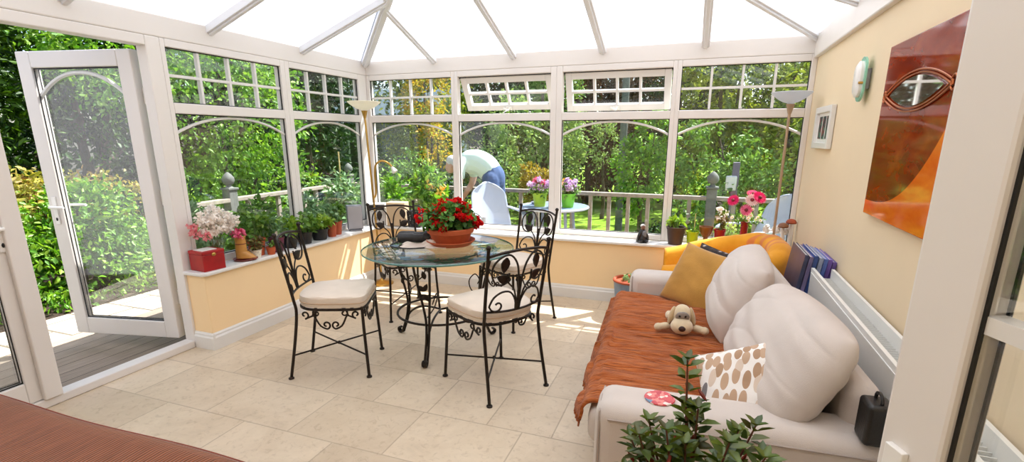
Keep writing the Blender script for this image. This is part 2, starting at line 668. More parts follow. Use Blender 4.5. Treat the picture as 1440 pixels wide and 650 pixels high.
def cloud(rng, blobs, n, L, W=None, clump=.22, shell=.55, up=.35, per=26):
    """leaf cloud over ellipsoids: clusters of leaves spread through their outer shells"""
    W = W or L * .5
    vol = np.array([b[1][0] * b[1][1] + b[1][1] * b[1][2] + b[1][0] * b[1][2] for b in blobs])
    cnt = np.maximum(1, (n * vol / vol.sum()).astype(int))
    P, A, NR = [], [], []
    for (c, r), k in zip(blobs, cnt):
        c, r = np.array(c, float), np.array(r, float)
        nc = max(3, k // per)
        d = rng.normal(size=(nc, 3))
        d /= np.linalg.norm(d, axis=1, keepdims=True)
        cc = d * (shell + (1 - shell) * rng.random((nc, 1)) ** .6)
        idx = rng.integers(0, nc, k)
        u = cc[idx] + rng.normal(size=(k, 3)) * clump * .5
        P.append(c + u * r)
        out = u / (np.linalg.norm(u, axis=1, keepdims=True) + 1e-6)
        a = out * .6 + rng.normal(size=(k, 3)) * .6
        a[:, 2] -= .15
        A.append(a)
        nn = rng.normal(size=(k, 3)) * .6 + out * .4
        nn[:, 2] += up
        NR.append(nn)
    P, A, NR = np.concatenate(P), np.concatenate(A), np.concatenate(NR)
    N = len(P)
    sc = .7 + .6 * rng.random(N)
    return leaf_arrays(P, A, NR, L * sc, W * sc)

# ------------------------------------------------------------------ room shell
W, YB = 4.01, -4.72            # room width, house wall
ZF, ZE, SILL = 2.05, 2.173, .556
X_IN, Y_IN = .165, -.165       # inner faces of the dwarf walls
SLOPE = .37

struct(MB().box(-.12, W + .1, YB - .1, .12, -.12, 0).build('floor', M['floor'], smooth=False))
struct(MB().box(-.1, X_IN, -2.2, .1, -.5, .532).build('wall_left', M['cream'], smooth=False, bevel=.006))
struct(MB().box(X_IN, W, Y_IN, .1, -.5, .532).build('wall_back', M['cream'], smooth=False))
struct(MB().box(W, W + .12, YB, .1, -.5, ZE - .02).build('wall_right', M['wallright'], smooth=False))
struct(MB().box(-.1, W + .12, YB - .12, YB, 0, 3.2).build('wall_house', M['wallright'], smooth=False))
struct(MB().box(-5.5, -.1, YB - .12, YB, -.5, 4.2).build('wall_outside', M['render'], smooth=False))

def skirting(name, a, b, inward):
    """two-step skirting board between two plan points, thickness going to the inward side"""
    a, b, i = Vector((*a, 0)), Vector((*b, 0)), Vector((*inward, 0))
    mb = MB()
    prof = [(0, 0), (.018, 0), (.018, .085), (.012, .098), (.012, .108), (.006, .12), (0, .12)]
    vs = []
    for p in (a, b):
        vs += [p + i * t + Vector((0, 0, z)) for t, z in prof]
    n = len(prof)
    fs = [(k, (k + 1) % n, n + (k + 1) % n, n + k) for k in range(n)]
    fs += [tuple(range(n - 1, -1, -1)), tuple(range(n, 2 * n))]
    mb.add(vs, fs)
    return struct(mb.build(name, M['trimwhite'], smooth=False))
skirting('baseboard_left', (X_IN, -2.2), (X_IN, Y_IN - .018), (1, 0))
skirting('baseboard_end', (.002, -2.2), (X_IN + .018, -2.2), (0, -1))
skirting('baseboard_back', (X_IN, Y_IN), (W, Y_IN), (0, -1))
skirting('baseboard_right', (W, Y_IN - .018), (W, YB), (-1, 0))

# sills
struct(MB().prism([(0, -2.225), (.17, -2.225), (.197, -2.20), (.197, -.197), (0, -.197)], .532, SILL).build('trim_1', M['trimwhite'], smooth=False, bevel=.006))
struct(MB().prism([(0, -.197), (W, -.197), (W, .0), (0, .0)], .532, SILL).build('trim_2', M['trimwhite'], smooth=False, bevel=.006))
# eaves beams
struct(MB().box(-.12, .0, YB, .12, ZF, ZE + .01).build('trim_3', M['upvc'], smooth=False, bevel=.008))
struct(MB().box(-.0, W, .0, .12, ZF, ZE + .01).build('trim_4', M['upvc'], smooth=False, bevel=.008))
struct(MB().box(W - .03, W + .12, YB, .0, ZF - .03, ZE + .01).build('trim_5', M['upvc'], smooth=False, bevel=.008))

# windows -----------------------------------------------------------
Z0, Z1, Z2, Z3, Z4 = SILL, .605, 1.594, 1.661, 2.001

def to_wall(side):
    if side == 'back':
        return lambda p: (p[0], p[1], p[2])
    return lambda p: (-p[1], p[0], p[2])            # left wall: along = y, outwards = -x

def arch_path(u0, u1):
    cx, hw = (u0 + u1) / 2, (u1 - u0) / 2
    return [(cx + hw * t, .030, 1.466 + .112 * (1 - abs(t) ** 2.2)) for t in np.linspace(-1, 1, 25)]

def window(idx, side, f0, f1, g0, g1, vent=None):
    """one bay: fixed lower pane with an arched bar, upper light with glazing bars (or an open vent)"""
    T = to_wall(side)
    d = .07
    fr = MB()
    fr.box(f0, g0, 0, d, Z0, ZF)
    fr.box(g1, f1, 0, d, Z0, ZF)
    fr.box(g0, g1, 0, d, Z0, Z1)
    fr.box(g0, g1, 0, d, Z2, Z3)
    fr.box(g0, g1, 0, d, Z4, ZF)
    if side == 'left':
        fr.v = [T(p) for p in fr.v]
        fr.f = [f[::-1] for f in fr.f] if False else fr.f
    o = struct(fr.build('window_%d' % idx, M['upvc'], smooth=False, bevel=.005))
    def part(mb, name, mat, parent=o, **k):
        mb.v = [T(p) for p in mb.v]
        return mb.build(name, mat, parent, **k)
    part(MB().box(g0, g1, .026, .044, Z1, Z2), 'pane', M['glass'], smooth=False)
    ab = MB()
    ab.tube(arch_path(g0, g1), .010, 6)
    part(ab, 'arch_bar', M['trimwhite'])
    gk = MB()
    for a, b in ((Z1, Z2), (Z3, Z4)):
        if vent is not None and a == Z3:
            continue
        for x0, x1, z0, z1 in ((g0, g0 + .006, a, b), (g1 - .006, g1, a, b), (g0, g1, a, a + .006), (g0, g1, b - .006, b)):
            gk.box(x0, x1, .018, .026, z0, z1)
    part(gk, 'gasket', M['gasket'], smooth=False)
    if vent is None:
        part(MB().box(g0, g1, .026, .044, Z3, Z4), 'pane', M['glass'], smooth=False)
        gb = MB()
        for k in (1, 2, 3):
            x = g0 + (g1 - g0) * k / 4
            gb.box(x - .009, x + .009, .020, .050, Z3, Z4)
        zc = (Z3 + Z4) / 2
        gb.box(g0, g1, .021, .049, zc - .009, zc + .009)
        part(gb, 'glazing_bars', M['trimwhite'], smooth=False)
    else:
        # top hung vent swung outwards
        hz, ang = Z4 - .004, vent
        h = Z4 - Z3 - .004
        Rm = Matrix.Translation((0, .055, hz)) @ Matrix.Rotation(ang, 4, 'X')
        x0, x1 = g0 + .012, g1 - .012
        fw = .055
        s = MB()
        for a, b, c, e in ((x0, x0 + fw, -h, 0), (x1 - fw, x1, -h, 0), (x0 + fw, x1 - fw, -h, -h + fw), (x0 + fw, x1 - fw, -fw, 0)):
            s.box(a, b, -.02, .035, c, e, mtx=Rm)
        so = part(s, 'vent_sash', M['trimwhite'], smooth=False, bevel=.004)
        part(MB().box(x0 + fw, x1 - fw, .0, .018, -h + fw, -fw, mtx=Rm), 'pane', M['glass'], so, smooth=False)
        gb = MB()
        for k in (1, 2, 3):
            x = x0 + fw + (x1 - x0 - 2 * fw) * k / 4
            gb.box(x - .010, x + .010, -.012, .026, -h + fw, -fw, mtx=Rm)
        zc = -h / 2
        gb.box(x0 + fw, x1 - fw, -.011, .025, zc - .010, zc + .010, mtx=Rm)
        part(gb, 'glazing_bars', M['trimwhite'], so, smooth=False)
        hd = MB()
        xm = (g0 + g1) / 2
        hd.box(xm - .035, xm + .02, -.032, -.02, -h + .012, -h + .04, mtx=Rm)
        hd.tube([Rm @ Vector(p) for p in ((xm, -.03, -h + .03), (xm, -.06, -h + .02), (xm - .05, -.062, -h + .045))], .008, 8)
        part(hd, 'vent_handle', M['white'], so)
        st = MB()
        st.tube([(xm, .03, Z3 + .01), tuple(Rm @ Vector((xm, -.02, -h + .02)))], .005, 6)
        part(st, 'stay', M['trimwhite'])
        rb = MB()
        rb.box(g0, g1, .05, .07, Z4 - .016, Z4)
        part(rb, 'gasket', M['gasket'], smooth=False)
    return o

window(1, 'back', .0, .988, .035, .954)
window(2, 'back', .988, 1.997, 1.022, 1.9425, radians(31))
window(3, 'back', 1.997, 3.014, 2.051, 2.980, radians(20))
window(4, 'back', 3.014, W, 3.0475, 3.972)
window(5, 'left', -1.090, -.0, -1.0423, -.1295)
window(6, 'left', -2.125, -1.090, -2.093, -1.1372)
# corner post
struct(MB().box(-.12, .0, .0, .12, 0, ZF).build('trim_6', M['upvc'], smooth=False, bevel=.006))

# French doors in the left wall ---------------------------------------
T = to_wall('left')
fr = MB()
fr.box(-2.217, -2.125, -.0, .09, 0, ZF)
fr.box(-4.05, -3.96, -.0, .09, 0, ZF)
fr.box(-3.96, -2.217, -.0, .09, 1.99, ZF)
fr.box(-3.96, -2.217, -.0, .09, 0, .05)
fr.v = [T(p) for p in fr.v]
struct(fr.build('trim_7', M['upvc'], smooth=False, bevel=.006))
struct(MB().box(-.1, 0, YB, -4.05, 0, ZF).build('wall_left_end', M['cream'], smooth=False))

def door_handle(mb, x, y, z, out, along):
    """lever with a long rounded back plate; out = axis away from the leaf (+-1 on local y)"""
    mb.box(x - .016, x + .016, y, y + out * .010, z - .12, z + .07) if out > 0 else mb.box(x - .016, x + .016, y + out * .010, y, z - .12, z + .07)
    mb.tube([(x, y, z), (x, y + out * .045, z), (x + along * .02, y + out * .052, z), (x + along * .115, y + out * .050, z)], .0095, 8)
    mb.ell((x, y + out * .012, z - .085), (.007, .004, .012), 8, 6, 1)

def door_leaf(name, wd, z0, z1, st=.10, bot=.12, arch=True, thick=.06, handle_x=None, hz=1.03, hdir=-1, glass='doorglass', bar=None):
    """leaf in local axes: x from the hinge edge, y across the thickness"""
    mb = MB()
    h = thick / 2
    mb.box(0, st, -h, h, z0, z1)
    mb.box(wd - st, wd, -h, h, z0, z1)
    mb.box(st, wd - st, -h, h, z0, z0 + bot)
    mb.box(st, wd - st, -h, h, z1 - st, z1)
    o = mb.build(name, M['upvc'], smooth=False, bevel=.006)
    struct(o)
    MB().box(st, wd - st, -.012, .012, z0 + bot, z1 - st).build('pane', M[glass], o, smooth=False)
    g = MB()
    for s in (-1, 1):
        for a, b, c, d in ((st, st + .004, z0 + bot, z1 - st), (wd - st - .004, wd - st, z0 + bot, z1 - st), (st, wd - st, z0 + bot, z0 + bot + .007), (st, wd - st, z1 - st - .007, z1 - st)):
            y0, y1 = sorted((s * .012, s * .016))
            g.box(a, b, y0, y1, c, d)
    g.build('gasket', M['gasket'], o, smooth=False)
    if arch:
        a = MB()
        cx, hw = wd / 2, wd / 2 - st
        a.tube([(cx + hw * t, 0, z1 - st - .17 + .14 * (1 - abs(t) ** 2.2)) for t in np.linspace(-1, 1, 21)], .013, 6)
        a.build('arch_bar', M['trimwhite'], o)
    if bar is not None:
        a = MB()
        a.box(st, wd - st, -.013, .013, bar - .011, bar + .011)
        a.build('glazing_bar', M['trimwhite'], o, smooth=False)
    if handle_x is not None:
        hb = MB()
        for s in (-1, 1):
            door_handle(hb, handle_x, s * h, hz, s, hdir)
        hb.build('door_handle', [M['white'], M['black']], o, bevel=.003)
    return o

d1 = door_leaf('door_1', .83, .055, 1.975, handle_x=.775, hz=.98)
place(d1, (-.135, -2.205, 0), atan2(-.17, -.80))
hg = MB()
for z in (.35, 1.05, 1.7):
    hg.tube([(-.012, -.02, z - .05), (-.012, -.02, z + .05)], .010, 8)
hg.build('hinge', M['white'], d1)
d2 = door_leaf('door_2', .885, .052, 1.988, st=.095, handle_x=.84, hz=1.0)
place(d2, (-.045, -3.955, 0), pi / 2)
MB().box(.845, .93, -.062, -.031, .052, 1.988).build('meeting_strip', M['upvc'], d2, smooth=False, bevel=.006)

# door leaf beside the camera, opened into the room; hinge at the house wall
ang = radians(110.98)
hd = Vector((cos(ang), sin(ang), 0))
tip = Vector((3.528, -3.748, 0))
d3 = door_leaf('door_3', .88, .02, 2.02, st=.098, bot=.12, arch=False, thick=.05, handle_x=.842, hz=.945, hdir=-1, bar=1.222)
place(d3, tip - hd * .88 + Vector((hd.y, -hd.x, 0)) * .025, ang)

# roof ------------------------------------------------------------------
RX = W / 2
RZ = ZE + SLOPE * RX
roof = MB()
def panel(poly):
    t = Vector((0, 0, .03))
    P = [Vector(p) + Vector((0, 0, .012)) for p in poly]
    n = len(P)
    vs = P + [p + t for p in P]
    roof.add(vs, [tuple(range(n))], 0)
    roof.add(vs, [tuple(range(2 * n - 1, n - 1, -1))] + [(i, n + i, n + (i + 1) % n, (i + 1) % n) for i in range(n)], 1)
e = .12
def zr(x, y):
    return ZE + SLOPE * min(x, W - x, -y)
A, B = (-e, e, ZE - SLOPE * e), (W + e, e, ZE - SLOPE * e)
Cc = (RX, -RX, RZ)
Dd = (RX, YB, RZ)
panel([A, B, Cc])
panel([A, Cc, Dd, (-e, YB, ZE - SLOPE * e)])
panel([B, (W + e, YB, ZE - SLOPE * e), Dd, Cc])
ceil_o = struct(roof.build('ceiling', [M['opal'], M['roofouter']], smooth=False))

def rafter(a, b, w=.062):
    mb = MB()
    a, b = Vector(a), Vector(b)
    dn = Vector((0, 0, -.038))
    mb.beam(a + dn, b + dn, w, .05)
    mb.beam(a + dn * 1.35, b + dn * 1.35, w * .45, .02)
    mb.build('rafter', M['rafter'], ceil_o, smooth=False, bevel=.004)
for x in (.780, 1.588, 2.395, 3.212):
    t = min(x, W - x)
    rafter((x, 0, ZE), (x, -t, ZE + SLOPE * t))
for y in (-.868, -1.746, -2.62, -3.50, -4.38):
    t = min(-y, RX)
    rafter((0, y, ZE), (t, y, ZE + SLOPE * t))
for y in (-1.084, -1.95, -2.82, -3.7, -4.5):
    t = min(-y, RX)
    rafter((W, y, ZE), (W - t, y, ZE + SLOPE * t))
rafter((0, 0, ZE), Cc, .075)
rafter((W, 0, ZE), Cc, .075)
rafter(Cc, Dd, .10)

# ------------------------------------------------------------------ wrought iron dining set
def spiral(c, r0, r1, a0, a1, n=22):
    return [(c[0] + (r0 + (r1 - r0) * k / n) * cos(a0 + (a1 - a0) * k / n), c[1] + (r0 + (r1 - r0) * k / n) * sin(a0 + (a1 - a0) * k / n)) for k in range(n + 1)]

def iron_leaf(mb, fn, u, v, ang, L, Wd, thick=.0035, mi=0):
    """pointed metal leaf laid on a surface fn(u_metres, v_metres)"""
    pts_t = [(0, .06), (.18, .36), (.40, .5), (.65, .40), (.85, .2), (1, 0)]
    vs, m = [], len(pts_t)
    ca, sa = cos(ang), sin(ang)
    for off in (-thick, thick):
        for t, w in pts_t:
            for s in (-1, 0, 1):
                a, b = t * L, s * w * Wd
                p = fn(u + a * ca - b * sa, v + a * sa + b * ca)
                q = fn.normal
                vs.append(Vector(p) + q * (off + (.004 if s == 0 else 0)))
    fs = []
    for k in range(m - 1):
        for j in range(2):
            a = k * 3 + j
            fs.append((a, a + 1, a + 4, a + 3))
            o = m * 3
            fs.append((o + a, o + a + 3, o + a + 4, o + a + 1))
        fs.append((k * 3, k * 3 + 3, m * 3 + k * 3 + 3, m * 3 + k * 3))
        fs.append((k * 3 + 2, m * 3 + k * 3 + 2, m * 3 + k * 3 + 5, k * 3 + 5))
    fs.append((0, m * 3, m * 3 + 1, 1)); fs.append((1, m * 3 + 1, m * 3 + 2, 2))
    mb.add(vs, fs, mi)

def back_surf(y, z):
    """barrel backrest: y across, z height above the floor -> local point"""
    v = (z - .45) / .44
    hw = .19 + .012 * v
    u = max(-1.05, min(1.05, y / hw))
    return (-.19 - .075 * v - .035 * (1 - u * u), y, z)
back_surf.normal = Vector((1, 0, 0))

def make_chair(label):
    t = thing('dining_chair', label, 'chair', (0, 0, 0), 0, 'wrought iron dining chairs around the glass table')
    # cushion: rounded at the back, straighter at the front
    def outline(a, grow=0.):
        c, s = cos(a), sin(a)
        n = 7.0 if c > 0 else 3.0
        rx = (.215 if c > 0 else .205) + grow
        ry = .215 + grow - .018 * (1 - c) * .5
        r = (abs(c / rx) ** n + abs(s / ry) ** n) ** (-1 / n)
        return r * c, r * s
    mb = MB()
    N = 56
    prof = [(.0, .450), (.95, .450), (.99, .453), (1.0, .462), (.992, .482), (1.0, .502), (.99, .513), (.955, .518), (.6, .520), (.3, .521), (.0, .521)]
    vs, fs = [], []
    for s, z in prof:
        for k in range(N):
            x, y = outline(2 * pi * k / N)
            vs.append((x * s, y * s, z + (.0025 * sin(40 * x * s + 14 * y * s) if s < .96 and z > .5 else 0)))
    for i in range(len(prof) - 1):
        for k in range(N):
            fs.append((i * N + k, i * N + (k + 1) % N, (i + 1) * N + (k + 1) % N, (i + 1) * N + k))
    mb.add(vs, fs)
    cu = mb.build('seat_cushion', M['seatpad'], t, weld=True)
    pb = MB()
    pb.tube([(outline(2 * pi * k / N, .001)[0], outline(2 * pi * k / N, .001)[1], .478) for k in range(N)], .0035, 6, closed=True)
    pb.build('piping', M['padpipe'], cu)
    # frame
    mb = MB()
    mb.tube([(*outline(2 * pi * k / N, -.004), .440) for k in range(N)], .009, 6, closed=True)
    for y in (-.12, -.04, .04, .12):
        mb.tube([(-.185, y, .440), (.20, y, .440)], .005, 5)
    mb.build('seat_frame', M['iron'], t)
    # legs
    for s in (-1, 1):
        mb = MB()
        mb.tube([(.196, s * .192, .452), (.200, s * .198, .30), (.214, s * .214, .01)], .0095, 8)
        mb.lathe([(.011, .012), (.017, .008), (.017, .0), (.0, .0)][::-1], (.2145, s * .2145, 0), 12)
        mb.build('leg', M['iron'], t)
        mb = MB()
        top = Vector(back_surf(s * .202, .885))
        pts = [(-.258, s * .205, .012), (-.215, s * .194, .25), (-.192, s * .190, .42), (-.200, s * .191, .50)]
        pts += [tuple(Vector(back_surf(s * (.19 + .012 * (z - .45) / .44), z))) for z in (.6, .7, .8, .885)]
        mb.tube(crv(pts, 5), .0095, 8)
        mb.ell(top + Vector((0, 0, .010)), .0145, 10, 8)
        mb.lathe([(.0, .0), (.017, .0), (.017, .008), (.011, .012)], (-.259, s * .2055, 0), 12)
        mb.build('leg', M['iron'], t)
    # scrolled back
    mb = MB()
    def path(uv, r, k=6):
        mb.tube([back_surf(y, z) for y, z, _ in [(p.x, p.y, 0) for p in crv([(a, b, 0) for a, b in uv], k)]], r, 6)
    path([(-.20, .845), (-.12, .862), (0, .870), (.12, .862), (.20, .845)], .008)
    path([(-.19, .53), (-.10, .524), (0, .522), (.10, .524), (.19, .53)], .007)
    for s in (-1, 1):
        path([(s * .006, .522), (s * .006, .62), (s * .010, .70), (s * .030, .79), (s * .075, .845), (s * .125, .84), (s * .165, .80), (s * .172, .745), (s * .150, .695), (s * .110, .682), (s * .078, .705), (s * .075, .745)], .0058)
        path([(s * .012, .522), (s * .014, .57), (s * .035, .645), (s * .075, .690), (s * .085, .712)], .005)
        path([(s * .012, .525), (s * .020, .58), (s * .055, .632), (s * .105, .640), (s * .150, .612), (s * .170, .565)] + [(s * .128 + s * a, .562 + b) for a, b in spiral((0, 0), .040, .010, -.2, -5.6, 14)], .0055, 3)
        pass
    mb.tube([back_surf(0, z) for z in (.522, .6, .66, .72)], .0065, 6)
    sc = mb.build('back_scrollwork', M['iron'], t)
    for s in (-1, 1):
        for (u, v, a, L, Wd) in ((s * .098, .835, radians(-90 + s * 8), .088, .050), (s * .070, .694, radians(90 - s * 62), .086, .052)):
            lb = MB()
            iron_leaf(lb, back_surf, u, v, a, L, Wd)
            lb.build('leaf', M['iron'], sc)
    # scroll apron on each side under the seat
    ab = MB()
    sides = [((.205, -.19), (.205, .19)), ((-.175, .19), (.19, .200)), ((-.175, -.19), (.19, -.200))]
    for a, b in sides:
        a, b = Vector((*a, 0)), Vector((*b, 0))
        L = (b - a).length
        d = (b - a) / L
        for s in (0, 1):
            def q(u, z):
                uu = u if s == 0 else L - u
                p = a + d * uu
                return (p.x, p.y, z)
            h = L / 2
            sp1 = [(.030 + x, .408 + z) for x, z in spiral((0, 0), .006, .026, 4.5, -1.5, 16)]
            mid = [(.062, .395), (.085, .400), (.100, .370), (.120, .335), (.150, .318)]
            sp2 = [(h - .030 + x, .342 + z) for x, z in spiral((0, 0), .026, .006, -1.2, 4.8, 16)]
            pts = crv([(u, z, 0) for u, z in sp1 + mid + sp2], 2)
            ab.tube([q(p.x, p.y) for p in pts], .0058, 6)
            sp3 = [(h * .55 + x, .418 + z) for x, z in spiral((0, 0), .024, .006, 2.0, 8.0, 14)]
            ab.tube([q(u, z) for u, z in [(.075, .40)] + sp3], .0052, 6)
    ab.build('apron_scrollwork', M['iron'], t)
    xb = MB()
    for s in (-1, 1):
        xb.tube([(.208, s * .206, .145), (-.233, -s * .197, .150)], .0058, 6)
    xb.ell((-.012, 0, .148), .012, 8, 6)
    xb.build('stretcher', M['iron'], t)
    return t

ch = make_chair('iron dining chair standing nearest the sill of potted plants, left of the table')
place(ch, (1.150, -2.075, 0), radians(24))
dup(ch, (2.165, -1.945, 0), radians(147), 'iron dining chair in front of the table with its scrolled back towards the viewer')
dup(ch, (1.930, -.905, 0), radians(243), 'iron dining chair between the table and the window of the lime flower pots')
dup(ch, (.985, -1.015, 0), radians(-38), 'iron dining chair behind the table, partly hidden by the red geranium')

# table
TX, TY, TZ = 1.61, -1.56, .712
tb = thing('dining_table', 'round glass table on scrolled dark iron legs with the red geranium on top', 'table', (TX, TY, 0))
mb = MB()
mb.lathe([(0, TZ - .012), (.508, TZ - .012), (.514, TZ - .008), (.514, TZ - .005), (.500, TZ), (0, TZ)], (0, 0, 0), 72)
gt = mb.build('table_top', M['glasscool'], tb)
mb = MB()
mb.lathe([(.512, TZ - .0125), (.5155, TZ - .010), (.5155, TZ - .003), (.512, TZ - .0005)], (0, 0, 0), 72)
mb.f = [f for f in mb.f if len(f) == 4]
mb.build('polished_rim', M['glassedge'], gt, solid=.001)
mb = MB()
mb.tube([(.395 * cos(a), .395 * sin(a), TZ - .022) for a in np.linspace(0, 2 * pi, 64, endpoint=False)], .009, 8, closed=True)
mb.tube([(.30 * cos(a), .30 * sin(a), TZ - .022) for a in np.linspace(0, 2 * pi, 56, endpoint=False)], .006, 6, closed=True)
mb.tube([((.348 + .032 * sin(12 * a)) * cos(a), (.348 + .032 * sin(12 * a)) * sin(a), TZ - .022) for a in np.linspace(0, 2 * pi, 180, endpoint=False)], .0045, 5, closed=True)
mb.build('top_ring', M['iron'], tb)
def flat_surf(u, v):
    return (u, v, TZ - .019)
flat_surf.normal = Vector((0, 0, 1))
M['verdigris'] = simple('verdigris leaf', (92, 120, 106), .55, metal=.3, var=.35, scale=60)
for k in range(36):
    a = 2 * pi * k / 36
    r = .348 + .02 * (-1) ** k
    mb = MB()
    iron_leaf(mb, flat_surf, r * cos(a), r * sin(a), a + pi / 2 + (.9 if k % 2 else -.9), .070, .036, .002)
    mb.build('vine_leaf', M['verdigris'], tb)
mb = MB()
mb.tube([(.30 * cos(a), .30 * sin(a), .255) for a in np.linspace(0, 2 * pi, 56, endpoint=False)], .0085, 8, closed=True)
mb.build('lower_ring', M['iron'], tb)
for a in (-78, 168, 47):
    R3 = Matrix.Rotation(radians(a), 3, 'Z')
    lg = MB()
    for s in (-1, 1):
        pts = [(.392, s * .052, TZ - .024), (.372, s * .046, .60), (.335, s * .030, .46), (.312, s * .016, .34), (.306, s * .010, .26), (.322, s * .009, .16), (.352, s * .009, .08), (.372, s * .009, .035)]
        sp = [(.402 + x, s * .009, .034 + z) for x, z in spiral((0, 0), .030, .008, pi, pi + 5.2, 16)]
        lg.tube([R3 @ p for p in crv(pts + sp[1:], 4)], .0085, 7)
    lg.build('leg', M['iron'], tb)
    br = MB()
    br.tube([R3 @ p for p in crv([(.335, 0, .12), (.29, 0, .19), (.20, 0, .245), (.10, 0, .262), (.0, 0, .262)], 6)], .0075, 6)
    br.tube([R3 @ p for p in crv([(.31, .0, .31), (.25, .03, .36), (.24, .05, .43), (.29, .06, .47), (.32, .05, .43), (.30, .035, .40)], 6)], .0045, 5)
    br.build('brace', M['iron'], tb)
    def leg_surf(u, v, R3=R3):
        return R3 @ Vector((.35, u, v))
    leg_surf.normal = R3 @ Vector((1, 0, 0))
    for u, v, an in (((0, .50, 1.2), (0, .50, 2.4), (0, .48, -1.0), (0, .48, -2.2), (.01, .58, 1.9)) if a == -78 else ((.01, .58, 1.9), (-.01, .42, 1.2))):
        lf = MB()
        iron_leaf(lf, leg_surf, u, v, an, .055, .032)
        lf.build('iron_leaf', M['iron'], tb)

# geranium bowl on its saucer
GX, GY = 1.648, -1.448
sa = MB()
sa.lathe([(0, .003), (.120, .003), (.150, .032), (.156, .033), (.156, .028), (.126, -.0), (0, 0)][::-1], (0, 0, 0), 48)
sa = sa.build('plant_saucer', M['terracotta'])
sa.location = (GX, GY, TZ + .001)
tag(sa, 'wide terracotta saucer under the red geranium bowl on the glass table', 'saucer')
GS = 1.1
g = thing('potted_geranium', 'red geranium in a wide terracotta bowl on the glass table', 'plant', (GX, GY, TZ + .005))
mb = MB()
mb.lathe([(0, 0), (.095, 0), (.115, .02), (.133, .07), (.136, .074), (.147, .078), (.151, .104), (.146, .108), (.138, .108), (.130, .078), (0, .070)], (0, 0, 0), 48)
po = mb.build('bowl', M['terracotta'], g)
sm = MB(); sm.lathe([(0, .096), (.136, .094)], (0, 0, 0), 32); sm.build('compost', M['soil'], g)
rng = np.random.default_rng(5)
M['geraleaf'] = leafmat('geranium leaf', [(52, 100, 40), (84, 138, 52), (116, 160, 74)], .3)
v, q = cloud(rng, [((0, 0, .165), (.150, .150, .06)), ((.02, -.03, .18), (.12, .12, .06))], 900, .036, .034, clump=.35, shell=.5, up=.9)
quad_mesh('foliage', v, q, M['geraleaf'], g)
M['gerared'] = leafmat('red petal', [(206, 10, 16), (236, 26, 28), (188, 4, 14)], .3, .02)
heads = []
for k in range(36):
    a, r = rng.random() * 2 * pi, .17 * sqrt(rng.random())
    z = .240 - .7 * r * r / .17 + rng.random() * .045 - (.03 if r > .13 else 0)
    heads.append((r * cos(a) * 1.05, r * sin(a) * 1.05, z))
heads += [(-.185, -.06, .165), (.165, .06, .14), (.03, -.155, .125), (.15, -.05, .19), (-.14, -.08, .21)]
for hx, hy, hz in heads:
    v, q = cloud(rng, [((hx, hy, hz), (.022, .022, .015))], 40, .021, .019, clump=.2, shell=.75, up=.6, per=4)
    quad_mesh('flower_head', v, q, M['gerared'], g)
sm = MB()
for hx, hy, hz in heads:
    sm.tube([(hx * .3, hy * .3, .09), (hx * .8, hy * .8, hz * .7), (hx, hy, hz)], .0018, 5)
sm.build('stems', M['stem'], g)

g.scale = (GS, GS, GS)
sa.scale = (GS, GS, GS)
# glasses case / binoculars and folded cloth on the table
bn = thing('binoculars', 'black leather binoculars lying on the glass table left of the geranium', 'binoculars', (1.375, -1.475, TZ), radians(24))
bn.scale = (1.25, 1.25, 1.25)
mb = MB()
for y in (-.033, .033):
    Rx = Matrix.Rotation(pi / 2, 4, 'Y')
    mb.lathe([(0, -.09), (.026, -.09), (.029, -.08), (.029, -.01), (.024, .0), (.024, .05), (.030, .055), (.030, .09), (.024, .09), (.022, .082), (0, .082)], (0, y, .032), 20, mtx=Rx)
mb.build('barrels', M['leather'], bn)
mb = MB(); mb.box(-.03, .03, -.02, .02, .028, .045); mb.tube([(-.03, 0, .045), (.03, 0, .045)], .012, 12)
mb.build('bridge', M['black'], bn, bevel=.004)
mb = MB(); mb.tube(crv([(-.08, -.05, .02), (-.12, -.12, .006), (-.02, -.19, .005), (.10, -.16, .005), (.16, -.06, .005), (.09, .05, .02)], 8), .0045, 5)
mb.build('strap', M['leather'], bn)

M['cloth'] = simple('pale crumpled cloth', (214, 200, 186), .9, var=.12, scale=14, bs=.3, bscale=80)
def cloth(u, v):
    x, y = (u - .5) * .30, (v - .5) * .20
    z = .012 + .014 * sin(14 * x * 2 + 9 * y * 2) * cos(11 * y * 2.2) + .012 * sin(40 * x) * (1 - abs(2 * v - 1)) + .008 * cos(52 * y + 9 * x)
    e = min(u, 1 - u, v, 1 - v)
    return (x + .012 * sin(9 * v * 2), y + .012 * sin(8 * u * 2), max(.003, z * min(1, e * 6 + .15)))
o = MB().grid(cloth, 40, 28).build('table_napkin', M['cloth'], solid=.003)
place(o, (1.50, -1.56, TZ + .002), radians(20))
tag(o, 'pale crumpled cloth on the glass table beside the black binoculars', 'cloth')

